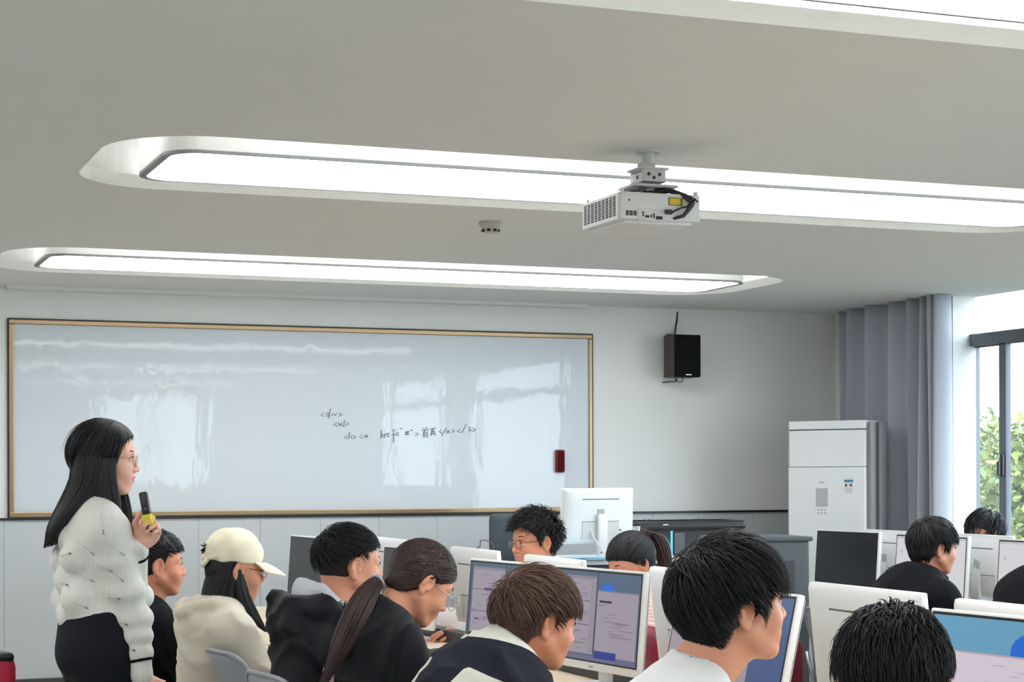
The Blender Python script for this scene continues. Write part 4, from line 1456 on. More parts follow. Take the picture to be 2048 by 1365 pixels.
def tubes(paths, widths, center, sides=3, flat=.55):
    """tapered locks; paths (N, S, 3), widths (N, S)"""
    N, S_, _ = paths.shape
    T = np.gradient(paths, axis=1)
    T /= np.linalg.norm(T, axis=2, keepdims=True) + 1e-9
    nv = paths - center
    nv -= T * (nv * T).sum(2, keepdims=True)
    nv /= np.linalg.norm(nv, axis=2, keepdims=True) + 1e-9
    sv = np.cross(T, nv)
    V = []
    for k in range(sides):
        a = 2 * math.pi * k / sides + math.pi / 2
        V.append(paths + (sv * math.cos(a) + nv * math.sin(a) * flat) * widths[..., None])
    V = np.stack(V, 2)
    base = (np.arange(N)[:, None] * S_ + np.arange(S_ - 1)[None]) * sides
    Fs = []
    for k in range(sides):
        k2 = (k + 1) % sides
        Fs.append(np.stack([base + k, base + k2, base + sides + k2, base + sides + k], -1).reshape(-1, 4))
    return V.reshape(-1, 3), np.concatenate(Fs)


DEF_LINE = ((-.095, -.20), (-.085, -.062), (-.05, -.045), (-.036, -.030), (-.030, .012), (.0, .024), (.03, .040), (.052, .070), (.066, .084), (.078, .20), (.2, .3))


def hair_g(p, line):
    zs = [a for a, _ in line]
    xs = [b for _, b in line]
    return p[..., 0] - np.interp(p[..., 2], zs, xs)


def hair_cap(thick=.010, line=DEF_LINE, side=.004, topz=.02, h=.0036, back=.0, ears=True):
    sd = SDF()
    sd.ell(SK_C, SK_R + np.array((thick, side + .002, thick)), k=.02)
    sd.ell(SK_C + np.array((-.018, 0, -.038)), np.array((.066 + side + back, .066 + side, .068)), k=.03)
    if topz: sd.ell(SK_C + np.array((0.01, 0, .028)), np.array((.080, .062, .055)) + topz * .8, k=.03)
    sd.cut(lambda P: hair_g(P, line) * .8, (-.3, -.3, -.3), (.3, .3, .3))
    if ears:
        for sy in (-1, 1):
            sd.ell((-.010, sy * .088, -.010), (.025, .034, .034), k=.003, op=-1)
    return sd


HQ = [1.0]
NAPE_C = np.array((-.030, 0, -.008))


def push_out(q, R0, off, noff):
    e = np.sqrt((((q - SK_C) / (R0 + off)) ** 2).sum(-1, keepdims=True))
    q = np.where(e < 1, SK_C + (q - SK_C) / np.maximum(e, 1e-6), q)
    Rn = np.array((.066, .066, .068)) + noff
    e = np.sqrt((((q - NAPE_C) / Rn) ** 2).sum(-1, keepdims=True))
    return np.where(e < 1, NAPE_C + (q - NAPE_C) / np.maximum(e, 1e-6), q)


def locks(n, seed=0, line=DEF_LINE, whorl=(-.75, .1, .66), grav=.25, fwd=.0, Lf=lambda z, x: .05, lift=.010, base=.004, w0=.0030,
          jit=.35, segs=8, curl=0.0, clump=0, tipw=.15, zmin=-.09, part=0.0, side_in=0.0, hug=1.0, hem=None, hj=.006, nape=.008):
    n = int(n * HQ[0] * .86)
    w0 = w0 * HQ[0] ** -.4
    r = np.random.default_rng(seed)
    D = r.normal(size=(n * 5, 3))
    D /= np.linalg.norm(D, axis=1)[:, None]
    R0 = SK_R + base
    P = SK_C + D * R0
    m = (hair_g(P, line) < -.004) & (P[:, 2] > zmin)
    P, D = P[m][:n], D[m][:n]
    n = len(P)
    wv = nrm(whorl)
    Lg = np.array([Lf(z, x) for z, x in zip(P[:, 2], P[:, 0])]) * (1 + .25 * r.normal(size=n).clip(-1.5, 1.5))
    J = r.normal(size=(n, 3)) * jit
    if clump:
        cs = r.normal(size=(clump, 3)); cs /= np.linalg.norm(cs, axis=1)[:, None]
        ci = np.argmax(D @ cs.T, 1)
        cj = r.normal(size=(clump, 3)) * jit
        J = J * .35 + cj[ci]
    wc = SK_C + wv * R0
    dw = np.linalg.norm(P - wc, axis=1)
    J = J + r.normal(size=(n, 3)) * (1.6 * np.exp(-(dw / .026) ** 2))[:, None]
    lf = lift * (.6 + .8 * r.random(n))
    q = push_out(P.copy(), SK_R, base, nape + .001)
    paths = [q.copy()]
    ph = r.random((n, 3)) * 6.28
    for k in range(1, segs):
        u = k / (segs - 1)
        nn = (q - SK_C) / (R0 ** 2)
        nn /= np.linalg.norm(nn, axis=1)[:, None]
        away = q - wc
        away /= np.linalg.norm(away, axis=1)[:, None] + .02
        t = away + J + np.array((fwd, 0, 0)) + np.array((0, 0, -1)) * grav * (.4 + 1.2 * u)
        if part:
            t = t + np.array((0, part, 0)) * np.clip((P[:, 2:3] - .05) / .06, 0, 1)
        if side_in:
            t = t - np.array((0, 1, 0)) * np.sign(P[:, 1:2]) * side_in * u
        t = t - nn * (t * nn).sum(1, keepdims=True) * hug + (nn * .25 if hug < 1 else 0)
        t /= np.linalg.norm(t, axis=1)[:, None] + 1e-9
        q = q + t * (Lg / (segs - 1))[:, None]
        if curl:
            q = q + curl * np.sin(ph + u * 9) * .5
        # keep clear of the scalp
        tgt = base + lf * math.sin(min(1, u * 1.3) * math.pi / 2)
        tgt = tgt * np.clip(.4 + .6 * (q[:, 2] + .085) / .085, .4, 1.0)
        q = push_out(q, SK_R, tgt[:, None], (nape + .0015 + lf * .25 * u)[:, None])
        paths.append(q.copy())
    paths = np.stack(paths, 1)
    if hem is not None:
        hx, hz = [a for a, _ in hem], [b for _, b in hem]
        lim = np.interp(paths[..., 0], hx, hz) + (r.normal(size=n) * hj)[:, None]
        bad = paths[..., 2] < lim
        bad[:, 0] = False
        first = np.where(bad.any(1), np.argmax(bad, 1), segs) - .5
        frac = np.clip(first, .6, segs - 1) / (segs - 1)
        ti = np.linspace(0, 1, segs)[None] * frac[:, None] * (segs - 1)
        i0 = np.minimum(ti.astype(int), segs - 2)
        f_ = (ti - i0)[..., None]
        ar = np.arange(n)[:, None]
        paths = paths[ar, i0] * (1 - f_) + paths[ar, i0 + 1] * f_
        keep = frac > .16
        paths = paths[keep]
        n = len(paths)
    u = np.linspace(0, 1, segs)[None]
    wd = w0 * (.7 + .6 * r.random(n))[:, None] * (1 - (1 - tipw) * u ** 1.6)
    return tubes(paths, wd, SK_C)


def sweep(rings, nt=72, ns=40, groove=.05, seed=0, nl=260, w0=.004, fray=.02, spread=(.985, 1.03), start=.0):
    """long hair: an elliptical tube through rings (centre, vec a, vec b) plus locks running along it"""
    r = np.random.default_rng(seed)
    K = len(rings)
    Cc = np.array([q[0] for q in rings], float); A = np.array([q[1] for q in rings], float); B = np.array([q[2] for q in rings], float)
    tt = np.linspace(0, K - 1, ns)

    def cr(X, t):
        i = np.clip(np.floor(t).astype(int), 0, K - 2)
        f = (t - i)[:, None]
        p0, p1, p2, p3 = X[np.maximum(i - 1, 0)], X[i], X[i + 1], X[np.minimum(i + 2, K - 1)]
        return .5 * ((2 * p1) + (p2 - p0) * f + (2 * p0 - 5 * p1 + 4 * p2 - p3) * f ** 2 + (3 * p1 - p0 - 3 * p2 + p3) * f ** 3)
    c, a, b = cr(Cc, tt), cr(A, tt), cr(B, tt)
    th = np.linspace(0, 2 * math.pi, nt, endpoint=False)
    fr = r.integers(5, 26, 8)
    ph = r.random(8) * 6.28
    gr = 1 + groove * sum(np.sin(th * f_ + p_) for f_, p_ in zip(fr, ph)) / 4
    V = c[:, None] + gr[None, :, None] * (a[:, None] * np.cos(th)[None, :, None] + b[:, None] * np.sin(th)[None, :, None])
    F = [(i * nt + j, i * nt + (j + 1) % nt, (i + 1) * nt + (j + 1) % nt, (i + 1) * nt + j) for i in range(ns - 1) for j in range(nt)]
    V = V.reshape(-1, 3)
    base = len(V)
    V = np.vstack([V, c[-1], c[0]])
    F = np.array(F + [((ns - 1) * nt + j, (ns - 1) * nt + (j + 1) % nt, base, base) for j in range(nt)] + [((j + 1) % nt, j, base + 1, base + 1) for j in range(nt)])
    ts = np.linspace(start * (K - 1), K - 1, 14)
    c, a, b = cr(Cc, ts), cr(A, ts), cr(B, ts)
    t0 = r.random(nl) * 2 * math.pi
    rad = spread[0] + (spread[1] - spread[0]) * r.random(nl)
    tw = r.normal(size=nl) * .12
    u = np.linspace(0, 1, 14)
    ang = t0[:, None] + tw[:, None] * u
    pa = c[None] + rad[:, None, None] * (a[None] * np.cos(ang)[..., None] + b[None] * np.sin(ang)[..., None])
    tail = nrm(Cc[-1] - Cc[-2])
    pa[:, -1] += tail * (r.random(nl) * fray)[:, None]
    pa[:, -2] += tail * (r.random(nl) * fray * .3)[:, None]
    wd = w0 * (.6 + .8 * r.random(nl))[:, None] * (1 - .75 * u[None] ** 4)
    V2, F2 = tubes(pa, wd, np.array([0, 0, 0.0]) + Cc.mean(0))
    return merge([(V, F), (V2, F2)])


m_skin = {}
for nme, c in (('light', (228, 178, 156)), ('mid', (216, 154, 124)), ('tan', (212, 146, 115)), ('dark', (200, 132, 100))):
    m_skin[nme] = mat('skin_' + nme, c, .48, spec=.35, noise=.06, nscale=30, bump=.08, bscale=400, sss=.12)
m_lip = mat('lip', (206, 130, 114), .42, spec=.4)
m_lipf = mat('lip_rose', (210, 118, 110), .4, spec=.4)
m_eye = mat('eye_white', (225, 222, 216), .2)
m_iris = mat('eye_dark', (22, 14, 12), .15)
m_brow = mat('eyebrow', (36, 28, 26), .8)
def hmat(n, c, rough=.5, spec=.35):
    return mat(n, c, rough, spec=spec, noise=.35, nscale=45, bump=.5, bscale=260, stretch=(1, 1, .35))


HAIRM = {'black': hmat('hair_black', (24, 25, 28)), 'black2': hmat('hair_soft_black', (30, 29, 30)), 'brown': hmat('hair_brown', (92, 68, 58), .48),
         'auburn': hmat('hair_auburn', (58, 40, 38), .42, .45), 'ash': hmat('hair_ash_tip', (88, 66, 56))}
m_fade = mat('hair_stubble', (44, 39, 39), .8, noise=.25, nscale=300)


def hframe(P):
    return rz(P['haz']) @ ry(P.get('pitch', 0)) @ rx(P.get('roll', 0))


def person(P, cloth, hair=None, brow=True):
    o3 = np.array(P['o'], float)
    P = dict(P)
    s = P.get('s', 1.0)
    J0 = joints(P)
    org = np.array((J0['PV'][0], J0['PV'][1], 0.0))
    P['o'] = o3 - org
    J = joints(P)
    M = hframe(P)
    P['M'] = M
    root = empty('person', org, 0, P['label'], 'person')
    skin = m_skin[P.get('skin', 'mid')]
    # ---- body: one skin surface (head finely, torso and arms coarsely), hands with five fingers
    parts = []
    sd = SDF()
    head_prims(sd, P['o'], M, s, P.get('fem', False), P.get('full', 1.0))
    nr = (.047 if P.get('fem') else .054) * s * P.get('neckw', 1)
    nt_ = P['o'] + M @ (np.array((-.030, 0, -.045)) * s)
    sd.cap(nt_, J['NB'] + J['t'] * .0, nr, nr * 1.06, k=.02)
    sd.cap(P['o'] + M @ (np.array((.01, 0, -.08)) * s), J['NB'] + J['f'] * .035, nr * .55, nr * .6, k=.035)
    parts.append(sd.mesh(P.get('hres', .0033) if P.get('q', 1) > .75 else .0042 if P['q'] > .35 else .0055))
    sd = SDF()
    torso_prims(sd, J, P, -.012, 'skin')
    parts.append(sd.mesh(.022))
    for n_, sg in (('L', 1), ('R', -1)):
        H = P.get('hand' + n_)
        if H is False: continue
        w_ = J['W' + n_]
        fd = nrm(w_ - J['E' + n_])
        if H is None:
            H = dict(f=J['F'] * 1.0 + np.array((0, 0, -.1)), n=(0, 0, 1), curl=.35)
        parts.append(hand_mesh(w_ + nrm(H['f']) * .015, H['f'], H['n'], side=-sg * H.get('flip', 1), curl=H.get('curl', .4), thumb=H.get('thumb', .6), stub=H.get('stub', .05), s=s * H.get('s', 1), h=H.get('h', .0055)))
    V, Fc = merge(parts)
    # lips take their own tint
    cen = V[Fc].mean(1)
    q = ((cen - P['o']) @ M) / s
    lip = (q[:, 0] > .080) & (np.abs(q[:, 1]) < .021 - 1.0 * np.abs(q[:, 2] + .063)) & (q[:, 2] < -.0535) & (q[:, 2] > -.0745) & (np.abs(q[:, 1]) < .025)
    body = npmesh('body', V, Fc, [skin, m_lipf if P.get('fem') else m_lip], root, midx=lip.astype(int))

    def HP(p): return P['o'] + M @ (np.array(p, float) * s)
    Rm = Matrix(M.tolist())
    for sy in (-1, 1):
        e = MB().ball(HP((.0745, sy * .032, -.001)), .0152 * s, n=10, mi=0)
        e.ball(HP((.0808, sy * .032, -.0015)), .0095 * s, n=8, mi=1)
        e.build('eye', [m_eye, m_iris], root, smooth=True)
        q = MB().tube([HP((.0915, sy * .018, .0075)), HP((.0928, sy * .030, .0102)), HP((.0870, sy * .043, .0072)), HP((.0815, sy * .050, .0038))], [.0009, .0015, .0015, .0007])
        q.build('eyelash', m_brow, root, smooth=True)
        if brow:
            q = MB().tube([HP((.0905, sy * .014, .0225)), HP((.0895, sy * .026, .0265)), HP((.0825, sy * .040, .0275)), HP((.0725, sy * .052, .0225))], [.0016, .0021, .0019, .0009], n=6)
            q.build('eyebrow', m_brow, root, smooth=True)
    HQ[0] = P.get('q', 1.0)
    # ---- hair
    if hair:
        for nm_, (hv, hf), hm in hair(P):
            if P.get('hs'): hv = (hv - SK_C) * P['hs'] + SK_C
            npmesh(nm_, (hv * s) @ M.T + P['o'], hf, hm, root)
    cloth(P, J, root)
    if P.get('legs', True):
        sd = SDF()
        for sg in (-1, 1):
            hp = J['PV'] + J['L'] * sg * .09
            if P.get('stand'):
                kn = np.array((*(hp + J['F'] * .01)[:2], .47)) ; an = np.array((*(hp - J['F'] * .02)[:2], .09))
                sd.path([hp, kn, an], [.095, .065, .05], k=.03)
            else:
                kn = hp + J['F'] * .42 + np.array((0, 0, -.04)) + J['L'] * sg * .03
                an = np.array((*(kn - J['F'] * .02)[:2], .09))
                sd.path([hp, kn, an], [.095, .068, .05], k=.03)
        sd.ell(J['PV'] - np.array((0, 0, .01)), (.135, .175, .11), rz(P['taz']), k=.04)
        if P.get('stand'): sd.ell(J['PV'] + np.array((0, 0, .08)), (.125, .165, .14), rz(P['taz']), k=.04)
        npmesh('trousers', *sd.mesh(.02 if not P.get('stand') else .013), P.get('trm', mat('trousers_dark', (26, 28, 34), .85)), root)
        for sg in (-1, 1):
            a = an if sg == 1 else an - J['L'] * .24 if not P.get('stand') else an - J['L'] * .18
            sd = SDF()
            sd.ell(np.array((a[0], a[1], .045)) + J['F'] * .06, (.13, .045, .045), rz(P['taz']), k=.02)
            sd.cut(lambda Q: .004 - Q[..., 2], (-9, -9, -1), (9, 9, 9))
            npmesh('shoe', *sd.mesh(.012), mat('shoe_white', (205, 205, 205), .5), root)
    return root, P, J


def glasses(P, root, col, r=.0225, metal=.8, wire=.0011, lens=True, drop=0.0, fw=.0, hook=True):
    M, s = P['M'], P.get('s', 1.0)
    def HP(p): return Vector(P['o'] + M @ (np.array(p, float) * s))
    gm = mat('glasses_' + col, {'silver': (190, 192, 198), 'brown': (104, 62, 50), 'black': (20, 20, 22), 'gold': (200, 170, 140)}[col], .25, metal=metal)
    x = .104 + fw
    g = MB()
    for sy in (-1, 1):
        g.tube([HP((x - .004 * abs(math.cos(a)) * (1 if sy * math.cos(a) > 0 else .3), sy * (.033 + r * 1.12 * math.cos(a) * sy * sy), -.004 - drop + r * .92 * math.sin(a))) for a in [2 * math.pi * k / 24 for k in range(24)]], wire * s, n=5, closed=True)
        g.tube([HP((x - .006, sy * (.033 + r * 1.1), .002 - drop)), HP((x - .014, sy * .066, .004 - drop)), HP((.03, sy * .076, .006 - drop * .5))] + ([HP((-.012, sy * .081, .010)), HP((-.03, sy * .079, -.008))] if hook else []), wire * 1.15 * s, n=5)
    g.tube([HP((x, -.011, -.001 - drop)), HP((x + .003, 0, .001 - drop)), HP((x, .011, -.001 - drop))], wire * s, n=5)
    go = g.build('glasses', gm, root, smooth=True)
    if lens:
        for sy in (-1, 1):
            q = MB()
            q.poly([HP((x - .002, sy * .033 + r * 1.1 * math.cos(a), -.004 - drop + r * .9 * math.sin(a))) for a in [2 * math.pi * k / 20 for k in range(20)]])
            q.build('lens', glassmat('lens_glass', (250, 250, 252), .12), go)


def garment(name, m, J, P, root, inf=.014, h=.0075, sleeve='long', extra=None, wr=(.004, 28), neck_r=.062, neck_up=.02, collar=None, k=.04, matfn=None, seed=0, arms=True, relax=1, neckcut=True, hemz=None):
    h = h * P.get('q', 1.0) ** -.3 * 1.22
    sd = SDF()
    s = P.get('s', 1.0)
    if hemz is not None:
        torso_prims(sd, J, P, inf, sleeve, k=k, arms=False)
        if extra: extra(sd, 0)
        sd.cut(lambda Q: (hemz + .05 * ((Q - J['PV']) @ J['F'])) - Q[..., 2], (-1, -1, hemz - .4), (1, 1, hemz + .06))
        for sg, n_ in ((1, 'L'), (-1, 'R')):
            S_, E_, W_ = J['S' + n_], J['E' + n_], J['W' + n_]
            sd.cap(S_, E_, .056 * s + inf, .043 * s + inf, k=.02)
            sd.cap(E_, W_, .043 * s + inf, .026 * s + inf * .6, k=.015)
        if extra: extra(sd, 1)
    else:
        torso_prims(sd, J, P, inf, sleeve, k=k, arms=arms)
        if extra: extra(sd)
    if neckcut:
        nt_ = P['o'] + P['M'] @ (np.array((-.025, 0, -.06)) * s)
        ax_ = nrm(nt_ - J['NB'])
        sd.cap(J['NB'] - ax_ * .0 + J['f'] * .008, J['NB'] + ax_ * .25, neck_r * s, neck_r * 1.1 * s, k=.008, op=-1)
    if collar:
        collar(sd)
    d = None
    if wr:
        wf, nb_ = wrinkle(wr[0], wr[1], seed, tuple(J['t'])), J['NB'] + J['t'] * .03
        d = lambda Q: wf(Q) * np.clip((np.linalg.norm(Q - nb_, axis=-1) - .085) / .08, .06, 1)
    V, Fc = sd.mesh(h, disp=d, relax=relax)
    o = npmesh(name, V, Fc, m, root)
    if matfn:
        at = o.data.attributes.new('pattern', 'FLOAT', 'POINT')
        at.data.foreach_set('value', np.asarray(matfn(V), dtype=np.float32))
    return o


def neck_frame(P, J):
    nt_ = P['o'] + P['M'] @ (np.array((-.025, 0, -.06)) * P.get('s', 1.0))
    ax_ = nrm(nt_ - J['NB'])
    a = nrm(J['F'] - ax_ * np.dot(J['F'], ax_))
    return np.stack([a, np.cross(ax_, a), ax_], 1), ax_


def W3(px, py, d):
    return np.array(W(px, py, d))


R_ = math.radians

# ---------------- 1 the teacher
TL = dict(q=0.8, o=W3(211, 917, 6.1), haz=R_(-14), pitch=R_(3), taz=R_(6), fem=True, skin='light', stand=True, pz=.90, s=1.0, sw=.148, hunch=.0, back=-.012, nb=(-.040, -.160), legs=True,
          armR=((-.02, .075, -.27), (.17, .0, -.215)), armL=((.03, .085, -.25), (.20, -.22, .22)), trm=mat('trousers_navy', (20, 22, 30), .8),
          handR=dict(f=(.45, -.1, -.9), n=(.35, -.9, -.3), curl=.3), girth=.92,
          label='standing woman with long black hair in a cream puff-sleeve sweater holding a microphone')


def hair_teacher(P):
    line = ((-.30, .02), (-.10, .004), (-.05, .008), (-.02, .014), (.01, .022), (.035, .040), (.055, .062), (.075, .086), (.088, .2), (.2, .3))
    cap = hair_cap(.010, line, side=.010, topz=.008, ears=False).mesh(.004)
    lk = locks(2200, 3, line, whorl=(.35, 0, .93), grav=1.6, fwd=-.5, Lf=lambda z, x: .15, lift=.005, base=.010, w0=.0028, jit=.03, segs=9, hem=((-.2, -.3), (.0, -.3), (.03, -.06), (.05, -.0), (.07, .05), (.085, .075), (.12, .09)), hj=.003)
    rg = [((-.028, 0, .06), (.076, 0, 0), (0, .084, 0)), ((-.030, 0, .0), (.080, 0, 0), (0, .093, 0)), ((-.030, 0, -.07), (.080, 0, 0), (0, .096, 0)),
          ((-.058, .002, -.135), (.080, 0, .01), (0, .100, 0)), ((-.098, .006, -.185), (.064, 0, .014), (0, .104, 0)), ((-.130, .010, -.235), (.048, 0, .014), (0, .098, 0)), ((-.142, .012, -.275), (.036, 0, .01), (0, .086, 0))]
    sw_ = sweep(rg, groove=.04, seed=4, nl=1100, w0=.0026, fray=.022, start=.05)
    t1 = sweep([((.010, -.080, -.0), (.030, 0, 0), (0, .012, 0)), ((.008, -.086, -.06), (.036, 0, 0), (0, .014, 0)), ((.018, -.084, -.13), (.042, 0, 0), (0, .016, 0)), ((.038, -.078, -.19), (.030, 0, 0), (0, .014, 0)), ((.062, -.070, -.235), (.008, 0, 0), (0, .006, 0))], nt=24, ns=20, groove=.06, seed=5, nl=110, w0=.003)
    t2 = sweep([((.015, .080, -.0), (.030, 0, 0), (0, .012, 0)), ((.020, .086, -.06), (.032, 0, 0), (0, .014, 0)), ((.045, .080, -.14), (.034, 0, 0), (0, .014, 0)), ((.070, .066, -.22), (.026, 0, 0), (0, .012, 0)), ((.085, .05, -.28), (.01, 0, 0), (0, .006, 0))], nt=24, ns=20, groove=.06, seed=6, nl=90, w0=.003)
    return [('hair', merge([cap, lk, sw_, t1, t2]), HAIRM['black'])]


m_knit = mat('sweater_knit', (222, 222, 214), .95, noise=.03, nscale=60, bump=.5, wave=('X', 52, 1.0, .0022), sheen=.3, stretch=(1, .6, .15))
m_knitb = mat('knit_black', (14, 14, 18), .9)


def cloth_teacher(P, J, root):
    def ex(sd, ph):
        t, f, L = J['t'], J['f'], J['L']
        if ph == 0:
            for (u, l, ff) in ((.80, .0, -.055), (.66, -.065, -.060), (.64, .065, -.060), (.50, .0, -.065), (.38, -.065, -.060), (.36, .065, -.060), (.24, 0, -.055)):
                sd.ell(J['PV'] + (J['NB'] - J['PV']) * u + f * (ff - .008) + L * l, (.066, .064, .060), J['R'], k=.009)
            sd.ell(J['PV'] + t * .13, (.125, .150, .06), J['R'], k=.02)
            return
        for n_, sg in (('L', 1), ('R', -1)):
            S_, E_, W_ = J['S' + n_], J['E' + n_], J['W' + n_]
            for u, rr in ((.32, .072), (.68, .075), (1.02, .074)):
                sd.ell(S_ + (E_ - S_) * u, (rr, rr * .95, .055), k=.006)
            d = W_ - E_
            for u, rr in ((.33, .064), (.62, .054)) if n_ == 'R' else ((.25, .050),):
                sd.ell(E_ + d * u, (rr, rr * .95, .046), k=.006)
            sd.cap(E_ + d * .80, E_ + d * 1.0, .040 if n_ == 'R' else .034, .037 if n_ == 'R' else .033, k=.008)
    g = garment('sweater', m_knit, J, P, root, inf=.012, h=.0065, extra=ex, wr=(.0012, 30), neck_r=.066, seed=2, hemz=.968)
    NF, ax_ = neck_frame(P, J)
    s = SDF()
    torus_prim(s, J['NB'] + ax_ * .020 + J['f'] * .010, NF, .076, .007, sc=(1.0, 1.05))
    npmesh('collar_trim', *s.mesh(.004), m_knitb, root)
    for n_ in 'LR':
        E_, W_ = J['E' + n_], J['W' + n_]
        d = nrm(W_ - E_)
        a = nrm(np.cross(d, (0, 0, 1.0)) if abs(d[2]) < .9 else np.cross(d, (1.0, 0, 0)))
        F_ = np.stack([a, np.cross(d, a), d], 1)
        s = SDF()
        torus_prim(s, W_ - d * (.045 if n_ == 'R' else .025), F_, .0435 if n_ == 'R' else .036, .0055)
        npmesh('cuff_stripe', *s.mesh(.004), m_knitb, root)
    # short black stitches where the puffs are gathered
    def st(p, q_):
        pts = []
        p, q_ = np.array(p), np.array(q_)
        for k in range(7):
            u = k / 6
            c = p + (q_ - p) * u
            pts.append(c)
        b = MB()
        for k, c in enumerate(pts):
            dv_ = nrm(q_ - p)
            pv = np.cross(dv_, nrm(c - (J['PV'] + J['t'] * .25)))
            b.tube([c - pv * .006 - dv_ * .003, c + pv * .006 + dv_ * .003], .0018, n=4)
        return b
    dep = root.matrix_world
    # find surface points by casting towards the torso from the camera side
    V = np.array([v.co[:] for v in g.data.vertices])
    camp = np.array((0, 0, CAMH)) - np.array(root.location)
    dirs = V - camp
    dist = np.linalg.norm(dirs, axis=1)
    dirs = dirs / dist[:, None]
    def hit(px, py):
        d = nrm(np.array(W(px, py, 5.0)) - np.array((0, 0, CAMH)))
        cosv = dirs @ d
        near = cosv > math.cos(.0016)
        if not near.any(): near = cosv >= cosv.max() - 1e-7
        k = np.argmin(np.where(near, dist, 99))
        return camp + d * (dist[k] - .002)
    b = MB()
    for (x0, y0, x1, y1) in ((201, 1028, 206, 1066), (214, 1085, 246, 1109), (194, 1130, 222, 1142), (222, 1141, 245, 1162), (150, 1145, 186, 1162), (215, 1195, 238, 1197), (142, 1203, 174, 1216), (232, 1244, 253, 1249), (155, 1084, 186, 1108), (120, 1112, 140, 1106), (120, 1166, 134, 1169), (246, 1296, 268, 1300)):
        n = 8
        for k in range(n):
            u = k / (n - 1)
            p = hit(x0 + (x1 - x0) * u, y0 + (y1 - y0) * u)
            q_ = hit(x0 + (x1 - x0) * u + 2.5, y0 + (y1 - y0) * u + 3.5)
            b.tube([p, q_], .0004 + .0010 * (u > .75), n=4)
    so = b.build('stitching', mat('stitch_grey', (64, 64, 66), .9), root)
    so['kind'] = 'stuff'


def seat_chair(J0, P0, label):
    p = J0['PV'] + np.array(P0)
    return p


# the raised hand grips the microphone
mic_c = W3(292, 1018, 5.935)
th_root, TP, TJ = None, None, None
_J = joints(TL)
micdir = nrm(np.array(W(284, 980, 5.98)) - np.array(W(297, 1052, 5.98)))
# solve the left arm so that the wrist meets the hand under the microphone
wr_t = W3(275, 1098, 5.98)
E_ = W3(262, 1192, 6.15)
TL['armL'] = ((np.dot(E_ - _J['SL'], _J['F']), np.dot(E_ - _J['SL'], _J['L']), E_[2] - _J['SL'][2]),
              (np.dot(wr_t - E_, _J['F']), np.dot(wr_t - E_, _J['L']), wr_t[2] - E_[2]))
camr = np.array((math.cos(PSI), -math.sin(PSI), 0)); camf = np.array((math.sin(PSI), math.cos(PSI), 0)); UP = np.array((0, 0, 1.0))
TL['hk'] = 0
TL['handL'] = dict(f=camr * .60 + UP * .80 - camf * .05, n=camf * .97 + camr * .2, curl=[.95, 1.05, 1.1, 1.1], thumb=.55, h=.0030, stub=.03)
wr_r = W3(283, 1350, 6.0)
E2 = W3(262, 1235, 6.02)
TL['armR'] = ((np.dot(E2 - _J['SR'], _J['F']), -np.dot(E2 - _J['SR'], _J['L']), E2[2] - _J['SR'][2]),
              (np.dot(wr_r - E2, _J['F']), -np.dot(wr_r - E2, _J['L']), wr_r[2] - E2[2]))
th_root, TP, TJ = person(TL, cloth_teacher, hair_teacher)
glasses(TP, th_root, 'gold', r=.024, wire=.0009)
mt = empty('microphone', mic_c, 0, 'black wireless microphone with a yellow band held in the woman\'s raised hand', 'microphone')
R3 = Matrix(np.stack([nrm(np.cross(camf, micdir)), np.cross(micdir, nrm(np.cross(camf, micdir))), micdir], 1).tolist())
MB().box(Vector(micdir * .012), (.027, .024, .085), R=R3, bev=.006, seg=2).box(Vector(-micdir * .062), (.018, .018, .03), R=R3, bev=.005, seg=2).build('handle', mat('mic_black', (18, 18, 20), .35), mt, autosmooth=40)
MB().box(Vector(-micdir * .036), (.030, .027, .036), R=R3, bev=.004, seg=2).build('band', mat('mic_yellow', (216, 200, 20), .45), mt, autosmooth=40)
MB().ball(Vector(micdir * .0) - Vector(camf) * .0125, .0025, n=6).build('button', MATS['badge_silver'], mt)

m_blk = mat('cloth_black', (15, 16, 20), .85, noise=.1, nscale=120, bump=.15, bscale=500, sheen=.0)


# ---------------- 2 the boy in black behind the teacher
HEM = ((-.3, -.11), (-.06, -.10), (-.045, -.055), (-.035, .016), (.010, .022), (.014, -.010), (.030, -.016), (.040, .030), (.075, .050), (.13, .055))


def short_hair(seed, col='black', top=.035, fwd=.5, lift=.014, whorl=(-.75, .1, .66), line=DEF_LINE, n=1500, fade=True, grav=.2, jit=.3, w0=.0026, sides=.012, capt=.010, topz=.014, curl=0, clump=0, part=0.0, zcut=.045, side=.004, base=.004, hug=1.0, back=0.0, thick2=None, zmin=-.09, hem=None, segs=8):
    def f(P):
        out = []
        if fade:
            out.append(('hair_fade', hair_cap(.003, line, side=.0005, topz=0, h=.0034).mesh(.0034), m_fade))
            l2 = tuple((z, x if z > zcut - .01 else -.3) for z, x in line if z > -.2)
            l2 = ((-.2, -.3), (zcut - .012, -.3)) + tuple((z, x) for z, x in line if z > zcut)
        else:
            l2 = line
        cp = hair_cap(capt, l2, side=side, topz=topz, back=back).mesh(.0036)
        lk = locks(n, seed, l2, whorl=whorl, grav=grav, fwd=fwd, Lf=lambda z, x: top if z > zcut else sides + (top - sides) * max(0, (z - zcut + .06) / .06), lift=lift, base=base, w0=w0, jit=jit, curl=curl, clump=clump, part=part, hug=hug, zmin=zmin, hem=hem, segs=segs, nape=side + back if not fade else .002)
        out.append(('hair', merge([cp, lk]), HAIRM[col]))
        return out
    return f


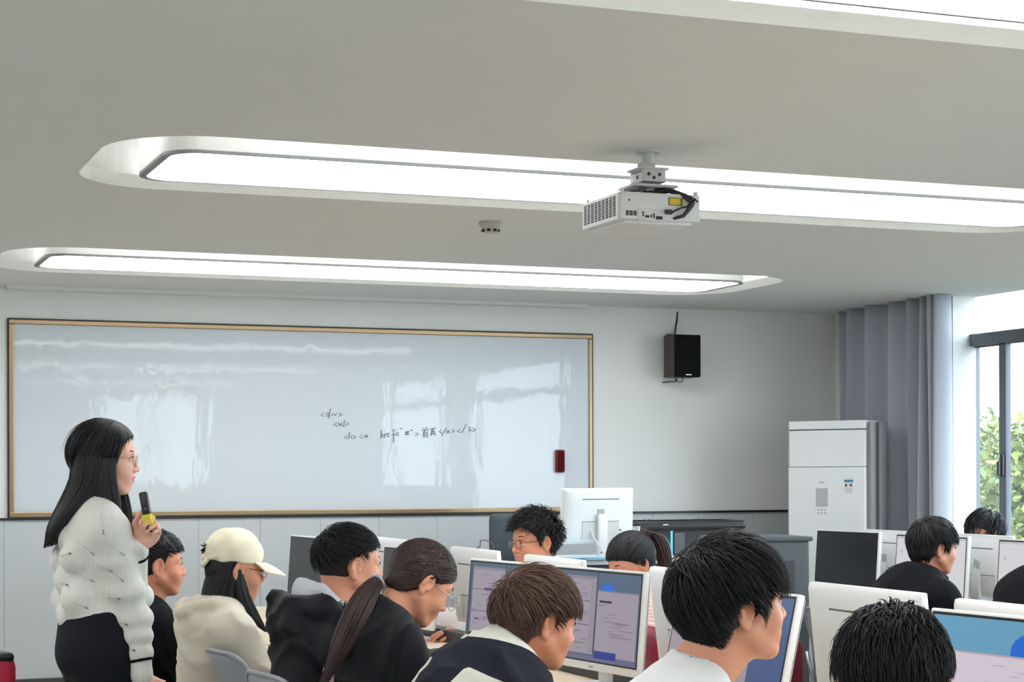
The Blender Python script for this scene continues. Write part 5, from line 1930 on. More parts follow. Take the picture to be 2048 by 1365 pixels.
def tee(m, inf=.016, sleeve='long', neck_r=.062, seed=0, col_r=.064, wr=(.004, 26), h=.0075):
    def f(P, J, root):
        NF, ax_ = neck_frame(P, J)
        def col(sd):
            torus_prim(sd, J['NB'] + ax_ * .012 + J['f'] * .006, NF, col_r, .0075, k=.012, sc=(1.05, 1))
        garment('shirt', m, J, P, root, inf=inf, sleeve=sleeve, neck_r=neck_r, seed=seed, collar=col, wr=wr, h=h)
    return f


A2 = dict(q=0.7, o=W3(314, 1130, 7.05), haz=R_(-1), pitch=R_(2), taz=R_(2), skin='tan', girth=1.12, full=1.12, nb=(-.05, -.15), s=1.0, hunch=.05, neckw=1.1, back=-.13, sw=.165,
          label='boy with short black hair in a black top, partly behind the standing woman')
r2, P2, J2 = person(A2, tee(m_blk, seed=3, wr=(.005, 22)), short_hair(11, top=.045, fwd=.7, zcut=.05, topz=.016, hem=HEM))

# ---------------- 3 the girl in the cap
m_cream = mat('hoodie_cream', (214, 205, 186), .9, noise=.04, nscale=90, bump=.12, bscale=400, sheen=.2)


def hair_capgirl(P):
    line = ((-.30, .03), (-.06, .02), (-.04, -.006), (.0, .006), (.02, .02), (.04, .05), (.06, .08), (.2, .3))
    line = ((-.30, .03), (-.06, -.02), (-.04, -.036), (.0, -.030), (.02, -.020), (.035, -.02), (.045, -.3), (.3, -.3))
    cap = hair_cap(.004, line, side=.003, topz=0).mesh(.004)
    lk = locks(300, 3, line, whorl=(-.1, 0, 1), grav=1.2, Lf=lambda z, x: .07, lift=.006, base=.004, w0=.004, jit=.06, segs=7)
    rg = [((-.030, 0, .02), (.060, 0, 0), (0, .072, 0)), ((-.034, 0, -.03), (.062, 0, 0), (0, .082, 0)), ((-.040, 0, -.09), (.064, 0, 0), (0, .084, 0)), ((-.035, 0, -.14), (.070, 0, 0), (0, .086, 0)), ((-.02, 0, -.17), (.07, 0, 0), (0, .086, 0))]
    sw_ = sweep(rg, groove=.04, seed=14, nl=380, w0=.0035, fray=.01)
    t1 = sweep([((-.006, -.074, .0), (.005, 0, 0), (0, .004, 0)), ((.0, -.078, -.035), (.018, 0, 0), (0, .010, 0)), ((.016, -.082, -.09), (.026, 0, 0), (0, .012, 0)), ((.050, -.084, -.15), (.030, 0, 0), (0, .012, 0)), ((.085, -.080, -.185), (.020, 0, 0), (0, .010, 0)), ((.115, -.078, -.21), (.005, 0, 0), (0, .004, 0))], nt=24, ns=18, groove=.06, seed=15, nl=70, w0=.003, fray=.005)
    return [('hair', merge([cap, lk, sw_, t1]), HAIRM['black'])]


def cloth_capgirl(P, J, root):
    def ex(sd):
        t, f, L, NB = J['t'], J['f'], J['L'], J['NB']
        # folded hood lying on the upper back
        sd.ell(NB - f * .095 - t * .055, (.070, .122, .082), J['R'], k=.006)
        sd.path([NB - f * .12 + L * .04 + t * .02, NB - f * .05 + L * .098 + t * .022, NB + f * .05 + L * .075 + t * .0], [.026, .028, .022], k=.018)
        sd.path([NB - f * .12 - L * .04 + t * .02, NB - f * .05 - L * .098 + t * .022, NB + f * .05 - L * .075 + t * .0], [.026, .028, .022], k=.018)
        sd.path([NB - f * .135 + L * .05 - t * .0, NB - f * .145 - t * .005, NB - f * .135 - L * .05 - t * .0], [.026, .028, .026], k=.02)
        sd.path([NB - f * .03 + L * .10 - t * .055, NB - f * .13 + L * .05 - t * .125, NB - f * .13 - L * .05 - t * .125, NB - f * .03 - L * .10 - t * .055], [.012, .016, .016, .012], k=.012)
    garment('hoodie', m_cream, J, P, root, inf=.024, extra=ex, wr=(.011, 17), neck_r=.070, seed=8)


A3 = dict(q=0.85, o=W3(470, 1138, 6.65), haz=R_(3), pitch=R_(7), taz=R_(2), fem=True, skin='mid', nb=(-.055, -.140), girth=.95, hunch=.05, sw=.140, back=-.03, full=1.08,
          label='girl in a cream baseball cap and cream hoodie with long black hair')
r3, P3, J3 = person(A3, cloth_capgirl, hair_capgirl)
glasses(P3, r3, 'black', r=.019, wire=.0010, metal=.2, hook=False)
m_capc = mat('cap_canvas', (236, 227, 200), .85, noise=.03, nscale=90, bump=.15, bscale=700)
sd = SDF()
sd.ell(SK_C + np.array((-.002, 0, .016)), SK_R + np.array((.015, .014, .014)), k=.01)
sd.cut(lambda Q: (.024 + .03 * Q[..., 0]) - Q[..., 2], (-.3,) * 3, (.3,) * 3)
V, Fc = sd.mesh(.0045, disp=lambda p: .0035 * np.sin(p[:, 0] * 60 + 2 * np.sin(p[:, 1] * 40)) * np.sin(p[:, 2] * 50 + 1))
s3, M3 = P3.get('s', 1), P3['M']
capo = npmesh('cap', (V * s3) @ M3.T + P3['o'], Fc, m_capc, r3)
q = MB()
NB_, NR_ = 18, 8
for side_, dz_ in ((0, 0), (1, -.004)):
    g_ = []
    for i in range(NR_ + 1):
        v = i / NR_
        row = []
        for j in range(NB_ + 1):
            a = -1.12 + 2.24 * j / NB_
            x0, y0 = .002 + .106 * math.cos(a) ** 1.0, .089 * math.sin(a)
            ext = .085 * v * math.cos(a) ** .8
            x = x0 + ext
            z = .030 + .03 * x0 - .22 * ext - 3.0 * ext * ext - .020 * (abs(math.sin(a)) ** 2) * (v * .9) + dz_
            row.append(q.bm.verts.new(Vector(P3['o'] + M3 @ (np.array((x, y0, z)) * s3))))
        g_.append(row)
    for i in range(NR_):
        for j in range(NB_):
            q.bm.faces.new((g_[i][j], g_[i][j + 1], g_[i + 1][j + 1], g_[i + 1][j]))
q.build('brim', m_capc, capo, smooth=True)
HPc = lambda p: Vector(P3['o'] + M3 @ (np.array(p, float) * s3))
MB().ball(HPc((-.006, 0, .136)), .006, n=6).build('top_button', m_capc, capo, smooth=True)
MB().tube([HPc((-.098, .045, .034)), HPc((-.118, .0, .026)), HPc((-.098, -.045, .034)), HPc((-.088, -.066, .036))], .011, n=6).tube([HPc((-.105, -.025, .03)), HPc((-.122, -.03, .010)), HPc((-.130, -.032, -.004))], [.010, .010, .008], n=6).build('strap', m_capc, capo, smooth=True)
q = MB()
rr = random.Random(4)
for k in range(34):
    a = HPc((-.112, -.012, .062))
    b_ = a + Vector((rr.uniform(-.03, .0), rr.uniform(-.015, .015), rr.uniform(-.022, .022)))
    q.tube([a, (a + b_) / 2 + Vector((0, 0, .004)), b_], [.004, .003, .0006], n=4)
q.ball(HPc((-.112, -.012, .060)), .011, n=6)
q.build('hair_tuft', HAIRM['black'], capo, smooth=True)

# ---------------- 4 the boy in the puffer jacket
m_puff = mat('puffer_black', (18, 20, 26), .6, spec=.2, noise=.12, nscale=40, bump=.2, bscale=120)
m_lgrey = mat('hood_grey', (198, 200, 206), .9, bump=.1, bscale=500)


def cloth_puffer(P, J, root):
    t, f, L, NB = J['t'], J['f'], J['L'], J['NB']
    def ex(sd):
        sd.ell(NB - f * .085 - t * .060, (.085, .150, .085), J['R'], k=.02)
        sd.path([NB - f * .15 + L * .05 + t * .035, NB - f * .06 + L * .135 + t * .02, NB + f * .06 + L * .115 - t * .02], [.036, .042, .034], k=.02)
        sd.path([NB - f * .15 - L * .05 + t * .035, NB - f * .06 - L * .135 + t * .02, NB + f * .06 - L * .115 - t * .02], [.036, .042, .034], k=.02)
        sd.path([NB - f * .15 + L * .05 + t * .035, NB - f * .150 + t * .03, NB - f * .15 - L * .05 + t * .035], [.036, .038, .036], k=.02)
        sd.path([NB - f * .15 + L * .08 - t * .02, NB - f * .155 - t * .03, NB - f * .15 - L * .08 - t * .02], [.045, .05, .045], k=.03)
    gj = garment('puffer_jacket', m_puff, J, P, root, inf=.040, extra=ex, wr=(.010, 17), neck_r=.098, seed=5, neck_up=.0)
    sd = SDF()
    sd.path([NB - f * .10 + t * .085, NB - f * .055 + L * .080 + t * .075, NB + f * .04 + L * .070 + t * .0, NB + f * .09 + L * .03 - t * .05], [.026, .024, .022, .02], k=.015)
    sd.path([NB - f * .10 + t * .085, NB - f * .055 - L * .080 + t * .075, NB + f * .04 - L * .070 + t * .0, NB + f * .09 - L * .03 - t * .05], [.026, .024, .022, .02], k=.015)
    sd.ell(NB - f * .085 + t * .035, (.045, .085, .060), J['R'], k=.03)
    nt_ = P['o'] + P['M'] @ np.array((-.025, 0, -.06)); ax_ = nrm(nt_ - NB)
    sd.cap(NB, NB + ax_ * .25, .058, .064, k=.01, op=-1)
    npmesh('inner_hood', *sd.mesh(.006, disp=wrinkle(.003, 35, 3)), m_lgrey, root)
    m3 = mat('stripe_grey', (150, 152, 158), .7)
    V = np.array([v.co[:] for v in gj.data.vertices])
    o_ = np.array((0, 0, CAMH)) - np.array(root.location)
    dr = V - o_
    ds = np.linalg.norm(dr, axis=1)
    dr = dr / ds[:, None]
    for (x0, y0, x1, y1) in ((681, 1204, 697, 1236), (691, 1204, 704, 1226), (701, 1204, 710, 1217)):
        pts = []
        for k in range(5):
            dd = nrm(np.array(W(x0 + (x1 - x0) * k / 4, y0 + (y1 - y0) * k / 4, 5.0)) - np.array((0, 0, CAMH)))
            cv = dr @ dd
            nr_ = cv > max(math.cos(.0022), np.sort(cv)[-3])
            pts.append(o_ + dd * (ds[nr_].min() - .001))
        MB().tube(pts, .0048, n=6).build('stripe', m3, root, smooth=True)


A4 = dict(q=0.78, hs=.96, o=W3(699, 1131, 5.85), haz=R_(4), pitch=R_(1), taz=R_(0), skin='mid', nb=(-.06, -.155), hunch=.05, back=.02, sw=.160, neckw=1.0,
          label='boy in a black puffer jacket with a light grey inner hood')
_J = joints(A4)
w4 = W3(884, 1336, 6.55)
e4 = W3(800, 1335, 6.20)
A4['armL'] = ((np.dot(e4 - _J['SL'], _J['F']), np.dot(e4 - _J['SL'], _J['L']), e4[2] - _J['SL'][2]), (np.dot(w4 - e4, _J['F']), np.dot(w4 - e4, _J['L']), w4[2] - e4[2]))
A4['handL'] = dict(f=camr * .85 + camf * .25 + UP * .25, n=UP - camr * .25, curl=.5, thumb=.4, h=.0032)
r4, P4, J4 = person(A4, cloth_puffer, short_hair(21, top=.062, fwd=.55, zcut=.032, fade=True, lift=.012, topz=.010, capt=.006, side=.003, base=.010, n=3400, whorl=(-.62, .1, .78), jit=.32, clump=60, w0=.0022, grav=.25, sides=.018, hem=tuple((a, b + .012 * (a > -.04)) for a, b in HEM)))

# ---------------- 5 the woman with the ponytail
m_fleece = mat('fleece_black', (17, 19, 24), .95, noise=.15, nscale=60, bump=.35, bscale=350, sheen=.15)


def hair_pony5(P):
    line = ((-.2, -.2), (-.09, -.09), (-.075, -.062), (-.036, -.026), (-.02, -.010), (.0, .006), (.02, .030), (.035, .050), (.055, .078), (.066, .090), (.078, .2), (.2, .3))
    cap = hair_cap(.005, line, side=.003, topz=.0, back=.002).mesh(.0036)
    # strands combed back to the tie
    r = np.random.default_rng(7)
    tie = np.array((-.104, .0, -.056))
    D = r.normal(size=(9200, 3)); D /= np.linalg.norm(D, axis=1)[:, None]
    Pp = SK_C + D * (SK_R + .008)
    Pp = Pp[(hair_g(Pp, line) < -.002) & (Pp[:, 2] > -.07)][:2600]
    n = len(Pp); segs = 9
    pa = []
    for k in range(segs):
        u = k / (segs - 1)
        q = Pp * (1 - u) + tie * u + np.array((0, 0, .03)) * math.sin(math.pi * u) * np.clip(Pp[:, 2:3] / .1, -.2, 1)
        Rr = SK_R + .009 + .005 * r.random(n)[:, None]
        q = push_out(q, Rr, 0, .006 + .004 * r.random((n, 1)))
        near = (np.abs(q[:, 0] + .010) < .027) & (np.abs(q[:, 1]) > .055) & (q[:, 2] < .026) & (q[:, 2] > -.05)
        q[near, 2] = .026 + (q[near, 2] + .02) * .12
        pa.append(q)
    pa = np.stack(pa, 1)
    wd = .0020 * (.6 + .8 * r.random(n))[:, None] * np.ones((1, segs))
    st_ = tubes(pa, wd, SK_C)
    return [('hair', merge([cap, st_]), HAIRM['auburn'])]


A5 = dict(q=0.9, s=.955, o=W3(842, 1166, 5.35), haz=R_(3), pitch=R_(32), taz=R_(1), fem=True, skin='mid', nb=(-.120, -.105), hunch=.035, pz=.56, sw=.138, full=1.0, girth=.95,
          label='woman with a reddish dark ponytail and thin silver glasses looking down')


def cloth5(P, J, root):
    NF, ax_ = neck_frame(P, J)
    def col(sd):
        torus_prim(sd, J['NB'] + ax_ * .028 + J['f'] * .004, NF, .068, .010, k=.012, sc=(1.05, 1))
        torus_prim(sd, J['NB'] + ax_ * .010 + J['f'] * .004, NF, .072, .012, k=.015, sc=(1.05, 1))
    garment('fleece_jacket', m_fleece, J, P, root, inf=.026, wr=(.014, 15), neck_r=.064, seed=31, collar=col)


r5, P5, J5 = person(A5, cloth5, hair_pony5)
glasses(P5, r5, 'silver', r=.0245, wire=.0010, drop=.004, fw=.012)
HP5 = lambda p: P5['o'] + P5['M'] @ np.array(p, float)
tie = HP5((-.110, 0, -.060))
# ponytail falls along the back (person frame, not head frame)
Fv, Lv = J5['F'], J5['L']
pr = [tie, tie - Fv * .020 - UP * .010 - Lv * .01, tie - Fv * .055 - UP * .045 - Lv * .03, tie - Fv * .090 - UP * .095 - Lv * .05, tie - Fv * .122 - UP * .150 - Lv * .06, tie - Fv * .150 - UP * .200 - Lv * .065, tie - Fv * .168 - UP * .235 - Lv * .065]
wa = [.016, .026, .036, .040, .036, .026, .012]
rg = []
for i, p in enumerate(pr):
    d_ = nrm(pr[min(i + 1, 6)] - pr[max(i - 1, 0)])
    nn = nrm(np.cross(d_, Lv))
    rg.append((p, nn * wa[i] * .8, Lv * wa[i]))
V, Fc = sweep(rg, nt=40, ns=34, groove=.08, seed=9, nl=620, w0=.0019, fray=.06, spread=(.9, 1.16))
npmesh('ponytail', V, Fc, HAIRM['auburn'], r5)
q = MB()
dt = nrm(pr[1] - pr[0]); a1 = nrm(np.cross(dt, UP)); b1 = np.cross(dt, a1)
q.tube([Vector(tie - Fv * .008 + (a1 * math.cos(x) + b1 * math.sin(x)) * (.019 + .002 * math.sin(5 * x))) for x in [2 * math.pi * k / 16 for k in range(16)]], .006, closed=True, n=6)
q.build('hair_tie', mat('tie_silver', (176, 176, 182), .35, metal=.3), r5, smooth=True)
o = MB().box((0, 0, 0), (.03, .03, .05), bev=.01, seg=2).build('pendant', mat('pendant_pink', (236, 176, 180), .6), smooth=True)
o.location = Vector(W3(657, 1352, 5.2))
tag(o, 'small pink plush charm at the bottom, left of the ponytailed woman', 'charm')

# ---------------- 6 the boy with brown hair and the colour-block jacket
m_stone = mat('jacket_stone', (196, 196, 182), .85, noise=.04, nscale=80, bump=.2, bscale=90)
m_navy = mat('jacket_navy', (34, 36, 46), .8, noise=.08, nscale=80, bump=.2, bscale=90)


m_block = mat('jacket_colour_block', (196, 196, 182), .85, spec=.15, bump=.2, bscale=90)
_nt = m_block.node_tree
_a = _nt.nodes.new('ShaderNodeAttribute'); _a.attribute_name = 'pattern'
_g = _nt.nodes.new('ShaderNodeMath'); _g.operation = 'GREATER_THAN'; _g.inputs[1].default_value = 0.0
_m = _nt.nodes.new('ShaderNodeMix'); _m.data_type = 'RGBA'
_m.inputs[6].default_value = (*lin((30, 32, 42)), 1); _m.inputs[7].default_value = (*lin((206, 206, 192)), 1)
_nt.links.new(_a.outputs['Fac'], _g.inputs[0]); _nt.links.new(_g.outputs[0], _m.inputs[0]); _nt.links.new(_m.outputs[2], _nt.nodes['Principled BSDF'].inputs['Base Color'])


def cloth6(P, J, root):
    NF, ax_ = neck_frame(P, J)
    t, f, L, NB = J['t'], J['f'], J['L'], J['NB']
    def col(sd):
        sd.path([NB - f * .105 + t * .020, NB - f * .065 + L * .078 + t * .008, NB + f * .03 + L * .078 - t * .015, NB + f * .09 + L * .03 - t * .06], [.012, .012, .012, .010], k=.02)
        sd.path([NB - f * .105 + t * .020, NB - f * .065 - L * .078 + t * .008, NB + f * .03 - L * .078 - t * .015, NB + f * .09 - L * .03 - t * .06], [.012, .012, .012, .010], k=.02)
        torus_prim(sd, NB + ax_ * .020 - f * .006, NF, .072, .010, k=.02, sc=(1.1, 1.0))
        torus_prim(sd, NB + ax_ * .045 - f * .008, NF, .071, .009, k=.015, sc=(1.1, 1.0))
    def mf(c):
        q = (c - NB)
        tt_, ff, ll = q @ t, q @ f, q @ L
        rad = np.sqrt((q @ NF[:, 0] + .012) ** 2 + (q @ NF[:, 1]) ** 2)
        col_ = np.minimum(.106 - rad, tt_ + .050)
        low = np.maximum(np.minimum(-.072 - tt_, ll - .012), -.215 - tt_)
        arm = np.minimum(-.118 - ll, -.060 - tt_)
        return np.maximum(np.maximum(col_, low), arm) * 40
    garment('jacket', m_block, J, P, root, inf=.034, wr=(.012, 16), neck_r=.066, seed=12, collar=col, matfn=mf, h=.006)


A6 = dict(q=0.8, o=W3(1074, 1243, 4.68), haz=R_(6), pitch=R_(10), taz=R_(-2), skin='tan', nb=(-.086, -.098), hunch=.06, sw=.155, neckw=1.0,
          label='boy with brown hair in a stone and navy colour-block jacket, leaning forward')


def hair6(P):
    line = ((-.2, -.2), (-.10, -.09), (-.085, -.062), (-.05, -.045), (-.036, -.030), (-.030, .004), (.0, .020), (.02, .040), (.030, .070), (.045, .088), (.055, .2), (.2, .3))
    cp = hair_cap(.014, line, side=.010, topz=.024, back=.004).mesh(.0036)
    lk = locks(5000, 61, line, whorl=(-.86, .05, .50), grav=.42, fwd=.25, Lf=lambda z, x: .075 if z > .02 else .030, lift=.014, base=.013, w0=.0017, jit=.12, clump=90, segs=10, nape=.014, hem=((-.3, -.11), (-.06, -.10), (-.048, -.060), (-.036, -.004), (-.030, .020), (.006, .026), (.012, -.012), (.026, -.018), (.045, .018), (.07, .030), (.13, .020)))
    return [('hair', merge([cp, lk]), HAIRM['brown'])]


r6, P6, J6 = person(A6, cloth6, hair6)

# ---------------- 7 the boy with glasses facing left
m_twhite = mat('shirt_white', (226, 226, 222), .85, bump=.1, bscale=400)
B7 = dict(q=0.6, o=W3(1068, 1083, 8.45), haz=R_(191), pitch=R_(3), taz=R_(183), skin='tan', s=1.06, nb=(-.055, -.150), hunch=.03, back=.12,
          label='boy with fluffy black hair and round brown glasses facing left')


def hair7(P):
    line = tuple((z, x - (.006 if z > .03 else 0)) for z, x in DEF_LINE)
    cp = hair_cap(.014, line, side=.006, topz=.024, back=.004).mesh(.0038, disp=lambda p: .004 * np.sin(p[:, 0] * 170) * np.sin(p[:, 1] * 150) * np.sin(p[:, 2] * 160))
    lk = locks(3000, 71, line, whorl=(-.5, 0, .85), grav=.10, fwd=.4, Lf=lambda z, x: .046 if z > .03 else .020, lift=.022, base=.014, w0=.0022, jit=.5, nape=.010, curl=.004, hug=.9, hem=((-.3, -.11), (-.06, -.08), (-.045, -.055), (-.035, .016), (.010, .022), (.014, -.010), (.030, -.010), (.040, .034), (.075, .044), (.13, .040)))
    return [('hair', merge([cp, lk]), HAIRM['black2'])]


r7, P7, J7 = person(B7, tee(m_twhite, seed=41, wr=(.004, 26)), hair7)
glasses(P7, r7, 'brown', r=.0215, wire=.0014, metal=.2, drop=.003)

# ---------------- 8 the girl with the high ponytail
m_pinkknit = mat('cardigan_pink', (232, 206, 198), .9, noise=.12, nscale=50, bump=.6, wave=('Z', 22, 2.0, .004))
B8 = dict(q=0.6, o=W3(1262, 1127, 7.75), haz=R_(188), pitch=R_(22), taz=R_(183), fem=True, skin='mid', nb=(-.075, -.135), hunch=.05, sw=.148, back=.16,
          label='girl with a high black ponytail bowing her head, wearing a pale pink knit')


def hair8(P):
    line = ((-.2, -.2), (-.09, -.09), (-.075, -.062), (-.036, -.026), (-.02, -.006), (.0, .014), (.02, .040), (.035, .060), (.045, .078), (.060, .2), (.2, .3))
    cap = hair_cap(.006, line, side=.003, topz=.004, back=.002).mesh(.0038)
    r = np.random.default_rng(8)
    tie = np.array((-.095, .0, .075))
    D = r.normal(size=(7200, 3)); D /= np.linalg.norm(D, axis=1)[:, None]
    Pp = SK_C + D * (SK_R + .010)
    Pp = Pp[(hair_g(Pp, line) < -.002) & (Pp[:, 2] > -.07)][:1900]
    pa = []
    for k in range(9):
        u = k / 8
        q = Pp * (1 - u) + tie * u
        Rr = SK_R + .012 + .004 * r.random((len(Pp), 1))
        pa.append(push_out(q, Rr, 0, .006 + .004 * r.random((len(Pp), 1))))
    pa = np.stack(pa, 1)
    st_ = tubes(pa, .0022 + .0016 * r.random((len(pa), 1)) * np.ones(pa.shape[:2]), SK_C)
    rg = [((-.088, 0, .074), (0, .014, 0), (.0, 0, .014)), ((-.118, 0, .088), (0, .024, 0), (.012, 0, .024)), ((-.150, 0, .068), (0, .032, 0), (.03, 0, .012)), ((-.166, 0, .01), (0, .034, 0), (.034, 0, .0)), ((-.160, 0, -.06), (0, .03, 0), (.028, 0, 0)), ((-.145, 0, -.13), (0, .02, 0), (.016, 0, 0))]
    tail_ = sweep(rg, nt=36, ns=28, groove=.1, seed=19, nl=230, w0=.0026, fray=.04, spread=(.9, 1.1))
    return [('hair', merge([cap, st_]), HAIRM['black']), ('ponytail', tail_, HAIRM['auburn'])]


r8, P8, J8 = person(B8, tee(m_pinkknit, inf=.022, seed=51), hair8)

# ---------------- 9 the boy in the white t-shirt
m_tee = mat('tshirt_grey_white', (234, 235, 233), .85, noise=.02, nscale=60, bump=.12, bscale=500)
A9 = dict(q=0.8, o=W3(1466, 1211, 3.68), haz=R_(-3), pitch=R_(-6), taz=R_(-10), skin='mid', nb=(-.080, -.142), hunch=.04, sw=.158, back=.16, girth=.86, neckw=1.02, hres=.0030,
          label='boy with thick black hair in a white t-shirt, large in the foreground')


def hair9(P):
    line = ((-.2, -.2), (-.108, -.12), (-.095, -.062), (-.06, -.048), (-.036, -.034), (-.032, .006), (.0, .026), (.020, .046), (.032, .074), (.045, .090), (.058, .2), (.2, .3))
    hem9 = ((-.3, -.108), (-.06, -.100), (-.048, -.060), (-.036, -.002), (-.030, .012), (.008, .018), (.014, -.034), (.030, -.040), (.040, -.004), (.055, .020), (.075, .024), (.14, .006))
    cp = hair_cap(.018, line, side=.013, topz=.026, back=.006).mesh(.0034)
    lk = locks(6500, 91, line, whorl=(-.55, .25, .78), grav=.40, fwd=.28, Lf=lambda z, x: .095 if z > .01 else .045, lift=.017, base=.015, w0=.0018, jit=.13, clump=110, nape=.019, segs=10, zmin=-.10, hem=hem9, hj=.008)
    return [('hair', merge([cp, lk]), HAIRM['black'])]


r9, P9, J9 = person(A9, tee(m_tee, inf=.015, seed=61, neck_r=.064, col_r=.067, wr=(.010, 17), h=.006), hair9)

# ---------------- 10 the boy at the bottom right, seen from behind
A10 = dict(q=0.8, o=W3(1785, 1372, 3.05), haz=R_(61), pitch=R_(16), taz=R_(40), skin='tan', nb=(-.07, -.15), hunch=.04, hres=.0032,
           label='boy at the bottom right seen from behind, with messy black hair')


def hair10(P):
    cp = hair_cap(.010, DEF_LINE, side=.006, topz=.018, back=.002).mesh(.0034)
    lk = locks(6500, 101, DEF_LINE, whorl=(-.35, .12, .92), grav=.30, fwd=.02, Lf=lambda z, x: .075 if z > .02 else .032, lift=.011, base=.009, w0=.0018, jit=.15, clump=90, nape=.008, segs=10, hem=HEM)
    tf = locks(26, 102, ((-.3, -.3), (.095, -.3), (.10, .2), (.3, .3)), whorl=(-.3, .1, .95), grav=-.3, fwd=-.1, Lf=lambda z, x: .022, lift=.010, base=.014, w0=.0018, jit=.5, hug=.6)
    lk2 = locks(450, 103, ((-.3, -.3), (.06, -.3), (.065, .2), (.3, .3)), whorl=(.25, -.35, .9), grav=.2, fwd=-.1, Lf=lambda z, x: .055, lift=.013, base=.010, w0=.0022, jit=.14, clump=18)
    return [('hair', merge([cp, lk, tf, lk2]), HAIRM['black'])]


r10, P10, J10 = person(A10, tee(m_blk, seed=71), hair10)

# ---------------- 11 the boy in the black jacket by the window island
def cloth11(P, J, root):
    NF, ax_ = neck_frame(P, J)
    t, f, L, NB = J['t'], J['f'], J['L'], J['NB']
    def col(sd):
        torus_prim(sd, NB + ax_ * .020, NF, .076, .013, k=.015, sc=(1.1, 1.0))
        torus_prim(sd, NB + ax_ * .045 + f * .01, NF, .080, .009, k=.012, sc=(1.25, 1.0))
        torus_prim(sd, NB + ax_ * .032 + f * .008, NF, .082, .010, k=.012, sc=(1.25, 1.0))
        sd.path([NB + f * .07 - L * .05 + t * .03, NB + f * .115 - L * .03 + t * .0], [.012, .010], k=.02)
    garment('jacket', m_blk, J, P, root, inf=.036, wr=(.006, 18), neck_r=.066, seed=81, collar=col)


A11 = dict(q=0.5, o=W3(1868, 1096, 8.5), haz=R_(-6), pitch=R_(4), taz=R_(-4), skin='mid', nb=(-.06, -.140), hunch=.05, s=1.02, full=1.15,
           label='boy with smooth black hair in a black jacket near the window island')


def hair11(P):
    line = ((-.2, -.2), (-.092, -.10), (-.08, -.064), (-.05, -.045), (-.036, -.030), (-.028, .010), (.0, .026), (.02, .045), (.034, .078), (.048, .095), (.060, .2), (.2, .3))
    cp = hair_cap(.016, line, side=.012, topz=.022, back=.008).mesh(.0038)
    lk = locks(3000, 111, line, whorl=(-.45, .0, .9), grav=.55, fwd=.15, Lf=lambda z, x: .075 if z > .0 else .03, lift=.010, base=.016, w0=.0022, jit=.06, nape=.020, clump=50, hem=((-.3, -.10), (-.06, -.10), (-.048, -.055), (-.036, -.0), (-.030, .014), (.006, .020), (.012, -.020), (.030, -.030), (.045, .010), (.07, .024), (.13, .020)))
    return [('hair', merge([cp, lk]), HAIRM['black2'])]


r11, P11, J11 = person(A11, cloth11, hair11)

# ---------------- 12 the head by the window
D12 = dict(q=0.4, o=W3(1970, 1068, 10.85), haz=R_(186), pitch=R_(14), taz=R_(182), skin='mid', nb=(-.06, -.145), back=.06, sw=.15,
           label='person by the window whose black-haired head shows above the white monitors')
r12, P12, J12 = person(D12, tee(m_blk, seed=91), short_hair(121, top=.075, fwd=.1, grav=.5, fade=False, zcut=.0, sides=.04, topz=.026, lift=.012, side=.008, base=.022, jit=.12, capt=.012, n=1500, w0=.0034))
glasses(P12, r12, 'silver', r=.022, wire=.001)

# ---------------- 13 the black shoulder at the right edge
D13 = dict(q=0.15, o=W3(2105, 1090, 7.9), haz=R_(0), pitch=R_(5), taz=R_(0), skin='mid', nb=(-.06, -.15), back=.14,
           label='person in black cut off by the right edge, only a shoulder in view')
r13, P13, J13 = person(D13, tee(m_blk, inf=.035, seed=93), short_hair(131, n=500))

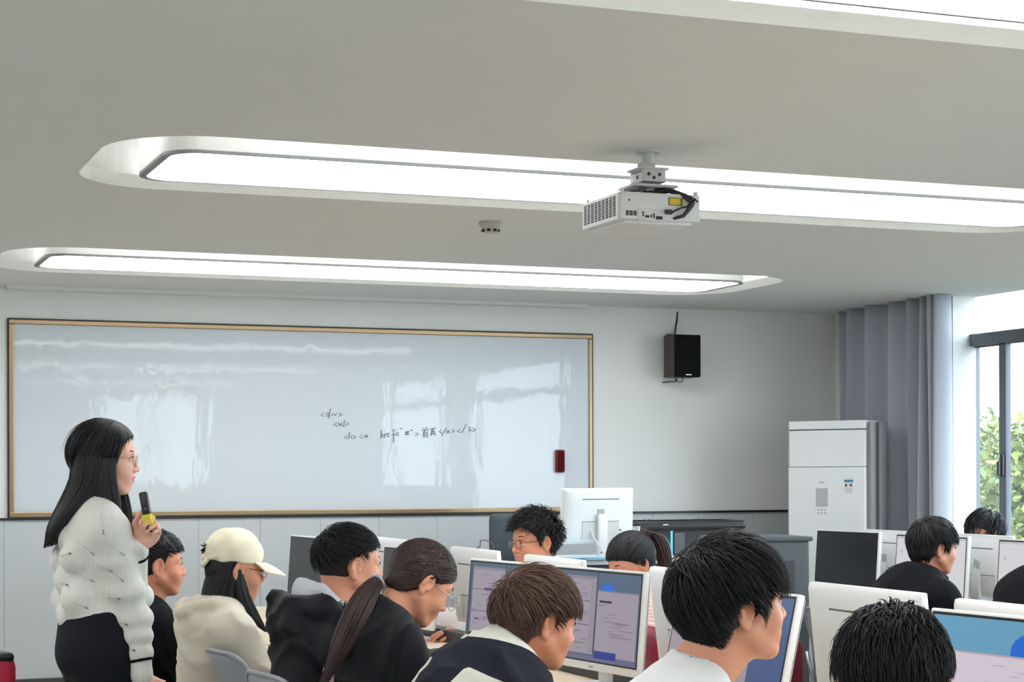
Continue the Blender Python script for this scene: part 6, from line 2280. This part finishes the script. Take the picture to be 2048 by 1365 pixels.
# ---------------- 14 the person hidden behind the ponytailed woman
B14 = dict(q=0.3, o=W3(938, 1158, 9.15), haz=R_(186), pitch=R_(36), taz=R_(184), skin='dark', nb=(-.10, -.12), hunch=.05,
           label='person with dark hair behind a white monitor, only brow and white sleeve visible')
_J = joints(B14)
wl = W3(884, 1238, 9.3)
El = W3(935, 1243, 9.2)
B14['armL'] = ((np.dot(El - _J['SL'], _J['F']), np.dot(El - _J['SL'], _J['L']), El[2] - _J['SL'][2]), (np.dot(wl - El, _J['F']), np.dot(wl - El, _J['L']), wl[2] - El[2]))
m_ww = mat('sleeve_white', (230, 228, 230), .8)


def cloth14(P, J, root):
    garment('pullover', m_ww, J, P, root, inf=.03, seed=97, wr=(.004, 25), h=.009)
    E_, W_ = J['EL'], J['WL']
    d = nrm(W_ - E_)
    a = nrm(np.cross(d, (0, 0, 1.0)))
    s = SDF()
    torus_prim(s, W_ - d * .0, np.stack([a, np.cross(d, a), d], 1), .048, .011)
    npmesh('cuff', *s.mesh(.006), m_knitb, root)


r14, P14, J14 = person(B14, cloth14, short_hair(141, n=900, top=.05))

# ---------------- chairs under the seated people
for (rt, Jx, az_, lab) in ((r2, J2, 0, 'grey chair of the boy in the black top, mostly hidden behind him'), 
                           (r5, J5, 0, 'grey chair under the ponytailed woman'),
                           (r6, J6, 0, 'grey chair under the boy with brown hair'), (r9, J9, 0, 'grey chair under the boy in the white t-shirt'),
                           (r10, J10, R_(40), 'grey chair under the boy at the bottom right'), (r11, J11, 0, 'grey chair under the boy in the black jacket'),
                           (r7, J7, R_(183), 'grey chair under the boy with glasses'), (r8, J8, R_(183), 'grey chair under the girl in pale pink'),
                           (r12, J12, R_(182), 'grey chair under the person by the window'), (r13, J13, 0, 'grey chair under the person at the right edge'), (r14, J14, R_(184), 'grey chair under the person hidden behind the monitor')):
    p = np.array(rt.location) + Jx['PV'] * np.array((1, 1, 0))
    chair(p[0] + .03 * math.cos(az_), p[1] + .03 * math.sin(az_), az_, lab)

for (px, py, dd, az_, lab) in ((436, 1290, 6.42, R_(9), 'grey plastic chair behind the girl in the cream cap'), (524, 1320, 5.68, R_(9), 'grey plastic chair behind the boy in the puffer jacket')):
    p = W3(px, py, dd)
    chair(p[0] + .27, p[1], az_, lab)
